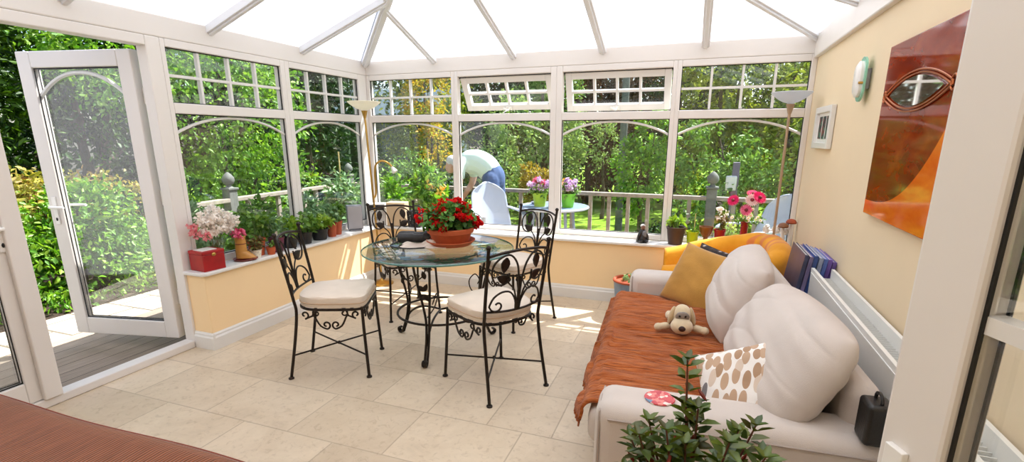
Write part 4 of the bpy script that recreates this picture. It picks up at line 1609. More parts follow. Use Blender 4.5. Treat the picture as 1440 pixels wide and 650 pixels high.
mb = MB()
for k in range(14):
    a = 6.28 * rg.random()
    mb.tube([(.012 * cos(a), .012 * sin(a), .012), (.03 * cos(a + 2), .03 * sin(a + 2), .19), (.09 * cos(a + 2), .11 * sin(a + 2), .30)], .002, 5)
mb.build('stems', M['stem'], vs)
for k in range(16):
    c = (rg.normal() * .042 + .015, rg.normal() * .070 - .0, .325 + rg.normal() * .035)
    v, q = cloud(rg, [(c, (.05, .055, .042))], 170, .020, .017, clump=.25, shell=.6, up=.5, per=5)
    quad_mesh('white_bloom', v, q, LEAF['white'], vs)
for c in ((.02, -.185, .30), (.075, -.135, .235), (.03, -.175, .245)):
    v, q = cloud(rg, [(c, (.022, .024, .020))], 40, .024, .020, clump=.2, shell=.6, up=.3, per=4)
    quad_mesh('pink_bloom', v, q, LEAF['cyan'], vs)

# boot planter on its dish
ds = MB(); ds.lathe([(0, 0), (.070, 0), (.082, .012), (.080, .014), (.068, .006), (0, .005)], (0, 0, 0), 32)
ds = ds.build('plant_saucer', M['sole']); ds.location = (.118, -1.815, S0 + .0005)
tag(ds, 'dark red dish under the tan boot on the left sill', 'saucer')
bt = thing('boot_planter', 'tan ceramic boot holding a pink flower on the left sill', 'planter', (.115, -1.835, S0 + .0075), radians(30))
def bootf(u, v):
    a = 2 * pi * u
    z = .012 + .165 * v
    if v < .30:
        k = 1 - v / .30
        fx = .060 * k ** .8
    else:
        fx = 0
    r = .033 + .004 * (v > .9) + .006 * (1 - v)
    x = r * cos(a) * 1.0 + (fx if cos(a) > 0 else 0) * max(0, cos(a)) ** .5
    return (x, r * sin(a) * .9, z)
mb = MB().grid(bootf, 36, 30, closeu=True)
mb.build('boot', M['boot'], bt, solid=.005)
mb = MB(); mb.box(-.040, .102, -.032, .032, 0, .014); mb.build('sole', M['sole'], bt, bevel=.010, seg=3)
mb = MB(); mb.tube([(.036 * cos(a), .033 * sin(a), .12) for a in np.linspace(0, 6.28, 24, endpoint=False)], .004, 5, closed=True); mb.build('strap', M['sole'], bt)
v, q = cloud(rg, [((0, 0, .195), (.040, .045, .022))], 110, .026, .018, clump=.2, shell=.5, per=4); quad_mesh('pink_flower', v, q, LEAF['pink'], bt)
v, q = cloud(rg, [((0, 0, .178), (.030, .030, .012))], 60, .022, .014, clump=.2, shell=.5, per=4); quad_mesh('foliage', v, q, LEAF['mid'], bt)

potted('potted_plant', 'small bronze leaved plant in a white lattice basket on the left sill', (.125, -1.715, S0), .042, .06, simple('white wicker', (226, 216, 196), .7, var=.25, scale=60), 'rust', 130, .028, .055, .09, 21)
potted('potted_plant', 'bushy bronze green plant in a terracotta pot on the left sill', (.072, -1.655, S0), .068, .13, M['terracotta'], 'mid', 200, .045, .105, .17, 22)
potted('potted_plant', 'seedling in a very small terracotta pot on the left sill', (.155, -1.600, S0), .036, .06, M['terracotta'], 'mid', 30, .022, .03, .04, 23)
pp = potted('potted_plant', 'leafy plant in a plum glazed pot with a white label', (.115, -1.500, S0), .062, .115, M['purple'], 'blue', 190, .042, .095, .15, 24)
mb = MB(); mb.box(-.009, .009, -.0006, .0006, .09, .175, mtx=Matrix.Translation((.055, -.045, 0)) @ Matrix.Rotation(.6, 4, 'Z')); mb.build('plant_label', M['white'], pp, smooth=False)
potted('potted_plant', 'geranium seedlings in a black pot beside the plum pot', (.105, -1.345, S0), .064, .105, M['blackpot'], 'lime', 140, .046, .105, .12, 25, up=1.2)
potted('potted_plant', 'spreading green plant in a black pot behind the left chair back', (.105, -1.175, S0), .068, .105, M['blackpot'], 'mid', 160, .048, .11, .12, 26, up=1.2)
potted('potted_plant', 'flat leaved plant in a wide black pot before the mullion', (.100, -.985, S0), .078, .10, M['blackpot'], 'lime', 160, .048, .115, .11, 27, up=1.4)
potted('potted_plant', 'young plant in a terracotta pot next to the wide black pot', (.110, -.835, S0), .048, .115, M['terracottadark'], 'blue', 110, .044, .07, .13, 28)
potted('potted_plant', 'young plant in a terracotta pot beside the silver speaker', (.080, -.725, S0), .052, .125, M['terracottadark'], 'mid', 120, .044, .075, .14, 29)

def speaker_box(name, label, cat, loc, rz, w, d, h, bodymat, facemat):
    t = thing(name, label, cat, loc, rz)
    mb = MB(); mb.box(-w / 2, w / 2, -d / 2, d / 2, 0, h); mb.build('cabinet', bodymat, t, bevel=.006)
    mb = MB(); mb.box(-w / 2 + .006, w / 2 - .006, -d / 2 - .008, -d / 2, .006, h - .006); mb.build('grille', facemat, t, bevel=.004)
    return t
sp = speaker_box('loudspeaker', 'silver fronted speaker standing on the left sill near the corner', 'speaker', (.098, -.475, S0 + .012), radians(42), .145, .10, .235, M['greyplastic'], M['silver'])
mb = MB(); mb.box(-.06, .06, -.075, .05, -.012, 0); mb.build('stand', M['greyplastic'], sp, bevel=.004)
rd = thing('radio', 'black topped compact radio in the left window corner', 'radio', (.112, -.118, S0), radians(24))
mb = MB(); mb.box(-.095, .095, -.06, .055, 0, .145); mb.build('body', simple('pale grey plastic', (196, 190, 184), .45), rd, bevel=.006)
mb = MB(); mb.box(-.098, .098, -.063, .058, .147, .225); mb.build('top_unit', M['white'], rd, bevel=.006)
mb = MB(); mb.box(-.086, .086, -.067, -.062, .158, .212); mb.build('display', M['black'], rd, smooth=False)
mb = MB(); mb.lathe([(0, 0), (.02, 0), (.02, .008), (0, .008)], (0, -.06, .07), 18, mtx=Matrix.Rotation(pi / 2, 4, 'X')); mb.build('dial', M['greyplastic'], rd)
speaker_box('loudspeaker', 'beige wooden speaker on the back sill beside the radio', 'speaker', (.350, -.095, S0), radians(12), .20, .13, .245, M['beigebox'], M['beigebox'])
bb = thing('basket', 'small black basket on the back sill behind the geranium', 'basket', (.575, -.10, S0))
mb = MB()
for k in range(7):
    f = 1 + .12 * k / 6
    mb.tube([(.075 * f * (1 if abs(cos(a)) > .7 else 1) * max(-.9, min(.9, cos(a) * 1.3)), .060 * f * max(-.9, min(.9, sin(a) * 1.3)), .01 + .025 * k) for a in np.linspace(0, 6.28, 28, endpoint=False)], .006, 5, closed=True)
for k in range(24):
    a = 6.28 * k / 24
    x, y = max(-.9, min(.9, cos(a) * 1.3)), max(-.9, min(.9, sin(a) * 1.3))
    mb.tube([(.075 * x, .06 * y, .004), (.084 * x, .067 * y, .165)], .005, 5)
mb.box(-.068, .068, -.055, .055, 0, .010)
mb.build('woven_sides', M['blackpot'], bb)
mb = MB(); mb.tube(crv([(-.075, 0, .16), (-.06, 0, .20), (0, 0, .215), (.06, 0, .20), (.075, 0, .16)], 6), .006, 6); mb.build('handle', M['blackpot'], bb)

# figurine
fg = thing('figurine', 'little dark seated figurine with pale hair on the back sill', 'figurine', (2.830, -.105, S0), .3)
mb = MB()
mb.lathe([(0, 0), (.052, 0), (.055, .01), (.046, .04), (.034, .08), (.022, .105), (.014, .115), (0, .118)], (0, .0, 0), 20)
mb.ell((-.030, -.02, .055), (.018, .02, .048), 12, 8, mtx=Matrix.Rotation(.25, 4, 'Y'))
mb.ell((.032, -.02, .055), (.016, .02, .046), 12, 8, mtx=Matrix.Rotation(-.35, 4, 'Y'))
mb.ell((.02, -.045, .016), (.018, .04, .014), 12, 8); mb.ell((-.02, -.045, .016), (.018, .04, .014), 12, 8)
mb.build('robe', M['leather'], fg)
mb = MB(); mb.ell((0, -.006, .128), (.019, .020, .023), 14, 10); mb.ell((0, -.027, .126), (.004, .006, .005), 8, 6); mb.build('head', simple('brown glaze', (120, 84, 66), .5), fg)
mb = MB(); mb.ell((0, .002, .142), (.022, .021, .015), 14, 8); mb.build('hair', M['hair'], fg)
mb = MB(); mb.ell((.012, -.03, .07), (.022, .012, .036), 12, 8); mb.build('apron', M['greyplastic'], fg)

potted('potted_plant', 'pale succulent in a dark brown pot against the mullion on the back sill', (3.105, -.105, S0), .078, .150, M['brownpot'], 'lime', 46, .060, .065, .05, 31, up=.3)
gp = potted('potted_plant', 'tiny seedling with a stick in a lime green pot on the back sill', (3.240, -.105, S0), .052, .120, M['limeglaze'], 'mid', 26, .03, .03, .04, 32)
mb = MB(); mb.tube([(0.01, 0, .10), (.012, 0, .27)], .003, 6); mb.build('stick', M['cane'], gp)
bw = MB(); bw.lathe([(0, 0), (.025, 0), (.027, .012), (.016, .02), (.020, .07), (.046, .11), (.058, .165), (.054, .165), (.040, .115), (0, .10)], (0, 0, 0), 28)
bw = bw.build('footed_bowl', simple('honey brown glaze', (118, 72, 34), .3, var=.25, scale=18)); bw.location = (3.345, -.10, S0)
tag(bw, 'honey brown footed bowl between the lime pot and the red pot', 'bowl')
rp = potted('potted_plant', 'white flowered orchid in a small red pot on the back sill', (3.452, -.105, S0), .046, .150, M['reddark'], 'rust', 50, .04, .045, .12, 33)
v, q = cloud(rg, [((.01, -.02, .275), (.03, .03, .04))], 36, .040, .032, clump=.2, shell=.6, per=4); quad_mesh('white_flower', v, q, LEAF['white'], rp)
mb = MB(); mb.tube([(0, 0, .12), (.0, -.01, .2), (.01, -.02, .28)], .0025, 5); mb.build('flower_stem', M['stem'], rp)
rv = thing('flower_vase', 'slim red vase of pink gerberas and small white daisies', 'vase', (3.632, -.105, S0))
mb = MB(); mb.lathe([(0, 0), (.034, 0), (.036, .02), (.028, .12), (.030, .215), (.034, .222), (.026, .222), (.024, .12), (0, .02)], (0, 0, 0), 24); mb.build('vase', M['reddark'], rv)
rg = np.random.default_rng(77)
M['gercol'] = simple('gerbera centre', (120, 40, 50), .8)
def daisy(parent, c, nrm, R, mat, n=22, name='gerbera', cen=None):
    nrm = Vector(nrm).normalized()
    e1 = nrm.orthogonal().normalized(); e2 = nrm.cross(e1)
    pos, ax, nr = [], [], []
    for ring, (nn, s) in enumerate(((n, 1.), (n, .78))):
        for k in range(nn):
            a = 2 * pi * (k + .5 * ring) / nn
            d = e1 * cos(a) + e2 * sin(a)
            pos.append(Vector(c) + d * R * .12 + nrm * .002 * ring); ax.append(d * s + nrm * .12); nr.append(nrm)
    L = np.array([R * .9] * n + [R * .68] * n)
    v, q = leaf_arrays(np.array(pos, float), np.array(ax, float), np.array(nr, float), L, L * .30, .1, .06)
    o = quad_mesh(name, v, q, mat, parent)
    mb = MB(); mb.ell(Vector(c) + nrm * .003, R * .26, 10, 8); mb.build('flower_centre', cen or M['gercol'], o)
M['hotpink'] = leafmat('hot pink petal', [(222, 12, 92), (240, 40, 120), (200, 4, 76)], .3, .02)
M['palepink'] = leafmat('white pink petal', [(250, 226, 220), (246, 200, 200), (252, 240, 236)], .3, .02)
gs = [((-.105, -.03, .395), (-.4, -.8, .5), .052, 'hotpink'), ((.03, -.045, .405), (.1, -1, .45), .056, 'palepink'), ((.085, -.03, .425), (.4, -.8, .6), .058, 'hotpink'), ((.035, .0, .45), (.1, -.6, 1), .05, 'hotpink'), ((-.005, -.06, .325), (-.1, -1, .2), .050, 'cyanp')]
M['cyanp'] = leafmat('rose petal', [(226, 90, 140), (240, 130, 168), (214, 60, 116)], .3, .02)
mb = MB()
for c, nr, R, mk in gs:
    daisy(rv, c, nr, R, M[mk])
    mb.tube([(0, 0, .03), (c[0] * .3, c[1] * .3, .22), Vector(c) - Vector(nr).normalized() * .006], .0028, 5)
mb.build('stems', M['stem'], rv)
for k in range(16):
    c = (.02 + rg.normal() * .055, -.03 + rg.normal() * .03, .265 + rg.normal() * .025)
    daisy(rv, c, (rg.normal() * .4, -1, .7 + rg.normal() * .3), .020, LEAF['white'], 9, 'small_daisy', simple('yellow eye', (230, 190, 60), .8) if k == 0 else bpy.data.materials['yellow eye'])
v, q = cloud(rg, [((.0, -.01, .245), (.11, .05, .035))], 90, .035, .014, clump=.3, shell=.4, per=6); quad_mesh('foliage', v, q, LEAF['mid'], rv)

# ornaments at the right end of the sill
for k, (x, y, s, lb) in enumerate(((3.800, -.075, .95, 'white ceramic bird ornament left of the other two on the sill end'), (3.862, -.125, 1.0, 'white ceramic bird ornament in the middle behind the armchair'), (3.925, -.085, .9, 'white ceramic bird ornament close to the mushrooms'))):
    t = thing('bird_ornament', lb, 'ornament', (x, y, S0), .5 * k, 'white bird ornaments on the sill')
    mb = MB()
    mb.lathe([(0, 0), (.026, 0), (.020, .03), (.012, .09 * s), (.012, .13 * s), (0, .14 * s)], (0, 0, 0), 16)
    mb.build('stand', M['white'], t)
    mb = MB()
    mb.ell((0, 0, .175 * s), (.028, .040, .030), 16, 10, mtx=Matrix.Rotation(.35, 4, 'X'))
    mb.ell((0, -.032, .205 * s), (.018, .018, .018), 14, 10)
    mb.ell((0, .045, .160 * s), (.012, .03, .008), 12, 8)
    mb.lathe([(.006, 0), (.0005, -.016)], (0, -.048, .205 * s), 8, mtx=Matrix.Rotation(-pi / 2, 4, 'X'))
    mb.build('bird', M['white'], t)
for x, y, h, lb in ((3.905, -.16, .235, 'shorter wooden mushroom ornament with a tan cap'), (3.965, -.115, .262, 'taller wooden mushroom ornament with a red brown cap')):
    t = thing('mushroom_ornament', lb, 'ornament', (x, y, S0))
    mb = MB(); mb.lathe([(0, 0), (.022, 0), (.014, .04), (.010, h - .03), (0, h - .02)], (0, 0, 0), 16); mb.build('stalk', M['white'], t)
    mb = MB(); mb.lathe([(0, h - .034), (.036, h - .034), (.040, h - .024), (.030, h - .006), (.012, h + .002), (0, h + .003)], (0, 0, 0), 20); mb.build('cap', M['terracottadark'] if h > .25 else M['wood'], t)

# blue glazed planter on the floor
bp = thing('potted_plant', 'alpine plant in a blue grey glazed planter on the floor by the sofa', 'plant', (2.795, -.465, 0))
mb = MB(); mb.lathe([(0, 0), (.105, 0), (.112, .02), (.138, .27), (.140, .295), (.130, .30), (.122, .29), (.118, .25), (0, .25)], (0, 0, 0), 32)
mb.build('planter', simple('blue grey glaze', (112, 130, 150), .35, var=.18, scale=12), bp)
mb = MB(); mb.lathe([(.134, .288), (.146, .292), (.148, .305), (.138, .312), (.124, .308), (.122, .29)], (0, 0, 0), 32); mb.build('rim', M['terracottadark'], bp)
mb = MB(); mb.lathe([(0, .262), (.119, .258)], (0, 0, 0), 24); mb.build('compost', M['soil'], bp)
v, q = cloud(rg, [((.02, -.01, .30), (.085, .085, .045))], 240, .030, .018, clump=.3, shell=.4, per=8, up=.8); quad_mesh('foliage', v, q, LEAF['blue'], bp)

# ------------------------------------------------------------------ fuchsia on a stand in the foreground
FX, FY = 3.285, -3.535
stn = thing('plant_stand', 'round wooden plant stand under the fuchsia beside the sofa arm', 'plant stand', (FX, FY, 0))
mb = MB(); mb.lathe([(0, .33), (.14, .33), (.145, .338), (.14, .352), (0, .352)], (0, 0, 0), 36); mb.build('top', M['wood'], stn)
for k in range(3):
    a = 2.09 * k + .4
    mb = MB(); mb.tube([(.10 * cos(a), .10 * sin(a), .332), (.15 * cos(a), .15 * sin(a), 0.004)], .014, 8); mb.build('leg', M['wood'], stn)
fu = thing('potted_fuchsia', 'dark leaved fuchsia with red buds in front of the near sofa arm', 'plant', (FX, FY, .3525))
mb = MB(); mb.lathe(pot_prof(.105, .17), (0, 0, 0), 32); mb.build('pot', M['terracotta'], fu)
mb = MB(); mb.lathe([(0, .15), (.094, .148)], (0, 0, 0), 24); mb.build('compost', M['soil'], fu)
rg = np.random.default_rng(42)
LEAF['fuch'] = leafmat('fuchsia leaf', [(44, 64, 16), (70, 94, 24), (108, 126, 40), (72, 66, 26)], .25, .07, .35)
LEAF['fuchred'] = leafmat('fuchsia bud', [(150, 22, 26), (176, 44, 30), (130, 20, 40)], .2, .08)
pos, ax, nr, Ls = [], [], [], []
bpos, bax, bnr = [], [], []
st = MB()
tips = [(.17 * sqrt(rg.random()) * cos(a), .17 * sqrt(rg.random()) * sin(a), .28 + .14 * rg.random()) for a in 6.283 * rg.random(14)]
tips += [(-.030, .085, .605), (.115, .035, .50), (-.115, -.02, .46), (.06, -.05, .50), (-.06, -.03, .49), (.16, .0, .43), (.00, .03, .52), (-.14, .05, .41), (.09, .09, .45), (.02, -.1, .44), (-.09, -.10, .40), (.13, -.09, .40), (-.02, -.02, .46), (.05, .02, .40), (-.04, .1, .42), (-.15, -.06, .33), (.16, .06, .36), (.07, -.12, .35), (-.06, -.13, .33), (.10, .02, .34), (-.10, .03, .47), (.03, -.06, .38), (.13, -.03, .47), (-.02, .06, .50)]
for tx, ty, tz in tips:
    P = crv([(tx * .06, ty * .06, .13), (tx * .35, ty * .35, .13 + (tz - .13) * .4), (tx * .75, ty * .75, .13 + (tz - .13) * .75), (tx, ty, tz)], 8)
    st.tube(P, [.0042 - .0024 * k / (len(P) - 1) for k in range(len(P))], 6)
    n = len(P)
    k0 = int(n * .28)
    for j in range(k0, n, 2):
        p = P[j]
        d = (P[min(j + 1, n - 1)] - P[max(j - 1, 0)]).normalized()
        a0 = j * 1.3 + tx * 20
        for m_ in range(4):
            a = a0 + m_ * 2 * pi / 4
            e1 = d.orthogonal().normalized(); e2 = d.cross(e1)
            o = e1 * cos(a) + e2 * sin(a)
            axv = o * .85 + d * (.25 + .5 * (j / n) ** 2) + Vector((0, 0, -.06 + .2 * rg.normal()))
            pos.append(p + o * .004); ax.append(axv); nr.append(Vector((0, 0, 1)) + o * .15 + Vector(rg.normal(size=3)) * .3)
            Ls.append((.036 + .018 * rg.random()) * (1 - .25 * (j / n) ** 3))
    for m_ in range(4):
        a = m_ * 1.57 + tx * 9
        pos.append(P[-1]); ax.append(Vector((cos(a), sin(a), 1.0))); nr.append(Vector((-cos(a), -sin(a), .8))); Ls.append(.030)
    for j in range(3):
        p = P[int(n * (.55 + .14 * j))] + Vector((rg.normal() * .012, rg.normal() * .012, -.012))
        bpos.append(p); bax.append(Vector((rg.normal() * .5, rg.normal() * .5, -1))); bnr.append(Vector((1, .2, 0)))
st.build('stems', M['stemred'], fu)
Ls = np.array(Ls)
v, q = leaf_arrays(np.array(pos, float), np.array(ax, float), np.array(nr, float), Ls, Ls * .52, .12, .2)
quad_mesh('foliage', v, q, LEAF['fuch'], fu)
for p, a in zip(bpos, bax):
    a = a.normalized()
    bm = MB()
    bm.tube([p, p + a * .012, p + a * .022, p + a * .034], [.0012, .0038, .0046, .001], 6)
    bm.build('flower_bud', LEAF['fuchred'], fu)

# ------------------------------------------------------------------ outside: ground, deck, railings
GZ, DZ = -.62, -.06
def _grass():
    m, nt, out = new_mat('mown lawn')
    v = coords(nt)
    c = ramp(nt, noise(nt, v, 1.2, 5, .7), [(.3, s2l((110, 152, 40))), (.7, s2l((150, 186, 66)))])
    c = mixc(nt, .5, c, ramp(nt, noise(nt, v, 40, 3), [(.3, (.7, .7, .7)), (.7, (1.2, 1.2, 1.2))]), 'MULTIPLY')
    principled(nt, out, c, .9, 0, bump(nt, noise(nt, v, 90, 2), .6, .03), .1)
    return m
def _paving():
    m, nt, out = new_mat('pale garden paving')
    v = coords(nt)
    br = nd(nt, 'TexBrick'); br.offset = .5
    br.inputs['Scale'].default_value = 1; br.inputs['Brick Width'].default_value = .45; br.inputs['Row Height'].default_value = .32
    br.inputs['Mortar Size'].default_value = .012
    br.inputs['Color1'].default_value = (*s2l((206, 196, 180)), 1); br.inputs['Color2'].default_value = (*s2l((190, 180, 168)), 1); br.inputs['Mortar'].default_value = (*s2l((120, 112, 98)), 1)
    nt.links.new(v, br.inputs[0])
    c = mixc(nt, .6, br.outputs['Color'], ramp(nt, noise(nt, v, 9, 5), [(.3, (.8, .8, .8)), (.7, (1.1, 1.1, 1.1))]), 'MULTIPLY')
    principled(nt, out, c, .9, 0, bump(nt, noise(nt, v, 30, 3), .4, .01), .1)
    return m
struct(MB().box(-25, 25, -12, 40, GZ - .2, GZ).build('lawn', _grass(), smooth=False))
dk_ = MB()
dk_.box(-1.25, -.1, YB, -.9, DZ - .04, DZ)
dk_.box(-1.92, -.1, -.9, .10, DZ - .04, DZ)
dk_.box(-1.92, 5.2, .10, 2.06, DZ - .04, DZ)
dk_.box(-1.25, -1.22, YB, -.9, GZ, DZ - .04); dk_.box(-1.92, -1.88, -.9, 2.06, GZ, DZ - .04); dk_.box(-1.92, 5.2, 2.02, 2.06, GZ, DZ - .04); dk_.box(-1.92, -1.22, -.9, -.87, GZ, DZ - .04)
struct(dk_.build('deck', M['deck'], smooth=False))
struct(MB().box(-1.95, -1.25, YB, -.9, GZ, DZ - .03).build('path', _paving(), smooth=False))
struct(MB().box(-7.5, -1.95, YB, 3.5, GZ, DZ - .06).build('soil_bed', M['soil'], smooth=False))

def railing(label, pts, newels, z=.78, gap=.235, group=None):
    t = thing('deck_railing', label, 'railing', (pts[0][0], pts[0][1], DZ))
    o = Vector((pts[0][0], pts[0][1], DZ))
    top, bot = MB(), MB()
    for a, b in zip(pts[:-1], pts[1:]):
        A, B = Vector((*a, z - .045)) - o, Vector((*b, z - .045)) - o
        top.beam(A, B, .095, .045)
        C_, D_ = Vector((*a, DZ + .09)) - o, Vector((*b, DZ + .09)) - o
        bot.beam(C_, D_, .05, .06)
        L = (B - A).length
        n = int(L / gap)
        for k in range(1, n):
            p = A.lerp(B, k / n)
            mb = MB(); mb.box(p.x - .022, p.x + .022, p.y - .022, p.y + .022, .10, p.z); mb.build('baluster', M['rail'], t, smooth=False)
    top.build('top_rail', M['rail'], t, smooth=False, bevel=.006)
    bot.build('bottom_rail', M['rail'], t, smooth=False)
    for x, y in newels:
        p = Vector((x, y, DZ)) - o
        mb = MB(); mb.box(p.x - .055, p.x + .055, p.y - .055, p.y + .055, 0, .93); mb.box(p.x - .07, p.x + .07, p.y - .07, p.y + .07, .93, .955)
        n_ = mb.build('newel_post', M['newel'], t, smooth=False, bevel=.006)
        mb = MB(); mb.lathe([(.05, .955), (.03, .97), (.026, .985), (.05, 1.0), (.066, 1.03), (.062, 1.07), (.04, 1.10), (.012, 1.125), (0, 1.13)], (p.x, p.y, 0), 18)
        mb.build('ball_finial', M['newel'], n_)
    return t
railing('grey timber deck railing between the deck and the lawn behind the back windows', [(-1.82, 1.95), (3.41, 1.74), (5.1, 1.66)], [(-1.82, 1.95), (3.41, 1.74)])
railing('grey timber deck railing along the shrub side of the deck beyond the left windows', [(-1.66, -.86), (-1.73, -.28), (-1.82, 1.88)], [(-1.73, -.28)])

# ------------------------------------------------------------------ garden furniture
def plastic_chair(label):
    t = thing('garden_chair', label, 'garden chair', (0, 0, 0), 0, 'white plastic garden chairs on the deck')
    mat = M['whiteplastic']
    def back(u, v):
        a = (2 * u - 1)
        wv = .25 * (1 - .10 * v) * (1 if v < .7 else (1 - ((v - .7) / .3) ** 2.4 * .72))
        z = .40 + .55 * v + .02 * (1 - a * a) * v
        x = -.20 - .17 * v + .085 * a * a * (1 - .3 * v)
        return (x, a * wv, z)
    MB().grid(back, 24, 24).build('backrest', mat, t, solid=.012)
    def seat(u, v):
        x, y = -.235 + .47 * u, (v - .5) * .46
        z = .405 + .02 * u - .018 * (1 - (2 * v - 1) ** 2) * (1 - (2 * u - 1) ** 2) - (.035 * ((u - .88) / .12) ** 2 if u > .88 else 0)
        return (x, y, z)
    MB().grid(seat, 20, 16).build('seat', mat, t, solid=.012)
    for s in (-1, 1):
        mb = MB()
        P = crv([(-.30, s * .205, .66), (-.17, s * .262, .648), (.0, s * .275, .640), (.16, s * .270, .635), (.225, s * .262, .61)], 6)
        for i in range(len(P) - 1):
            mb.beam(P[i], P[i + 1] + (P[i + 1] - P[i]) * .15, .052, .016)
        mb.build('armrest', mat, t, weld=True)
        for x0, x1, zt in ((.215, .255, .62), (-.22, -.29, .42)):
            mb = MB()
            mb.beam((x1, s * .265, 0), (x0, s * (.258 if zt > .5 else .225), zt), .045, .02, up=(1, 0, 0))
            mb.beam((x1 + .01, s * .258, 0), (x0 + .01, s * (.25 if zt > .5 else .217), zt), .018, .035, up=(1, 0, 0))
            mb.build('leg', mat, t, smooth=False)
    return t
gc = plastic_chair('white plastic garden chair left of the round table on the deck')
place(gc, (1.0, 1.04, DZ), radians(-46))
dup(gc, (3.80, .82, DZ), radians(208), 'white plastic garden chair at the right end of the windows')

gt_ = thing('garden_table', 'round blue grey garden table on the deck carrying two flower pots', 'table', (1.66, 1.22, DZ))
mb = MB(); mb.lathe([(0, .700), (.40, .700), (.40, .712), (0, .712)], (0, 0, 0), 56); mb.build('table_top', M['bluegrey'], gt_)
mb = MB(); mb.tube([(.405 * cos(a), .405 * sin(a), .705) for a in np.linspace(0, 6.2832, 56, endpoint=False)], .014, 8, closed=True); mb.build('rim', M['whiteplastic'], gt_)
for k in range(4):
    a = pi / 4 + k * pi / 2
    mb = MB(); mb.tube([(.26 * cos(a), .26 * sin(a), .70), (.33 * cos(a), .33 * sin(a), 0)], .018, 8); mb.build('leg', M['bluegrey'], gt_)
for (x, y, lb, pm, sd) in ((1.50, 1.17, 'lime flower pot of mauve petunias on the left of the garden table', 'lime', 3), (1.835, 1.20, 'bright green flower pot of mauve and yellow petunias on the right of the garden table', 'lime2', 9)):
    t = thing('petunia_pot', lb, 'plant', (x, y, DZ + .712))
    mb = MB(); mb.lathe(pot_prof(.088, .16), (0, 0, 0), 28); mb.build('pot', M[pm], t)
    mb = MB(); mb.lathe([(0, .142), (.078, .140)], (0, 0, 0), 20); mb.build('compost', M['soil'], t)
    rg = np.random.default_rng(sd)
    v, q = cloud(rg, [((0, 0, .20), (.125, .125, .08))], 420, .035, .022, clump=.3, shell=.45, up=.8, per=9); quad_mesh('foliage', v, q, LEAF['mid'], t)
    for k in range(17):
        a = rg.random() * 6.28; r = .12 * sqrt(rg.random())
        c = (r * cos(a), r * sin(a) - .02, .26 + .09 * rg.random() - r * .5)
        key = 'mauve' if k % 4 else ('yellow' if sd == 9 else 'pink')
        v, q = cloud(rg, [(c, (.022, .022, .016))], 22, .034, .030, clump=.2, shell=.6, up=.6, per=4)
        quad_mesh('bloom', v, q, LEAF[key], t)
td = MB(); td.lathe([(0, 0), (.05, 0), (.062, .03), (.058, .03), (.046, .006), (0, .006)], (0, 0, 0), 24)
td = td.build('small_dish', M['steel']); td.location = (1.40, 1.34, DZ + .713)
tag(td, 'small pale dish on the garden table left of the lime pot', 'dish')

# ------------------------------------------------------------------ person bending over the plants
pe = thing('person', 'person with grey hair, mint shirt and jeans bending over plants on the deck', 'person', (.62, 1.60, DZ))
O = Vector((.62, 1.60, DZ))
def L_(p):
    p = Vector(p)
    p.x = .70 + (p.x - .62) * .9
    return p - O
def limb(mb, pts, rad, k=5):
    P = crv([L_(p) for p in pts], k)
    n = len(P)
    R = np.interp(np.linspace(0, len(rad) - 1, n), range(len(rad)), rad)
    mb.tube(P, list(R), 14)
    mb.ell(P[0], R[0], 12, 8); mb.ell(P[-1], R[-1], 12, 8)
def remesh(o, vs, it=4):
    r = o.modifiers.new('remesh', 'REMESH'); r.mode = 'VOXEL'; r.voxel_size = vs; r.use_smooth_shade = True
    s = o.modifiers.new('smooth', 'SMOOTH'); s.iterations = it; s.factor = .5
TORSO = [(.66, 1.60, .93), (.56, 1.60, 1.06), (.42, 1.60, 1.125), (.27, 1.60, 1.125), (.17, 1.60, 1.105)]
def hand(mb, w, d, s):
    w, d = Vector(w), Vector(d).normalized()
    side = d.cross(Vector((0, 1, 0))).normalized()
    pr_ = d.cross(side).normalized()
    mb.ell(L_(w + d * .045), (.040, .022, .045), 12, 8)
    for k, ln in enumerate((.066, .078, .072, .056)):
        b = w + d * .075 + pr_ * (.030 - .020 * k)
        mb.tube([L_(b), L_(b + d * ln * .5 + side * .006), L_(b + d * ln * .9 + side * .022)], [.0105, .0095, .0075], 8)
    b = w + d * .03 + pr_ * .036
    mb.tube([L_(b), L_(b + d * .03 + pr_ * .022), L_(b + d * .058 + pr_ * .026 + side * .012)], [.012, .011, .008], 8)
mb = MB()
limb(mb, TORSO, [.14, .135, .14, .145, .10])
limb(mb, [(.17, 1.60, 1.10), (.10, 1.60, 1.10), (.05, 1.60, 1.10)], [.07, .062, .062])
mb.ell(L_((.015, 1.60, 1.105)), (.105, .078, .092), 20, 14, mtx=Matrix.Rotation(.5, 4, 'Y'))
mb.ell(L_((-.035, 1.60, 1.055)), (.07, .062, .075), 16, 12)
mb.ell(L_((-.092, 1.60, 1.035)), (.022, .014, .014), 10, 8)
for s in (-1, 1):
    mb.ell(L_((.02, 1.60 + s * .080, 1.085)), (.022, .010, .030), 10, 8)
    limb(mb, [(.21, 1.60 + s * .17, 1.10), (.235, 1.60 + s * .215, .96), (.215, 1.60 + s * .20, .84)], [.058, .050, .043])
    limb(mb, [(.215, 1.60 + s * .20, .84), (.15, 1.60 + s * .17, .74), (.085, 1.60 + s * .14, .64)], [.043, .038, .028])
    hand(mb, (.085, 1.60 + s * .14, .64), (-.4, -.1 * s, -.9), s)
    limb(mb, [(.66, 1.60 + s * .09, .92), (.67, 1.60 + s * .11, .66), (.65, 1.60 + s * .12, .42), (.70, 1.60 + s * .12, .12), (.70, 1.60 + s * .12, .02)], [.10, .085, .062, .045, .045])
    mb.ell(L_((.64, 1.60 + s * .13, -.015)), (.13, .048, .042), 14, 10)
b = mb.build('body', M['skin'], pe); remesh(b, .011, 3)
mb = MB()
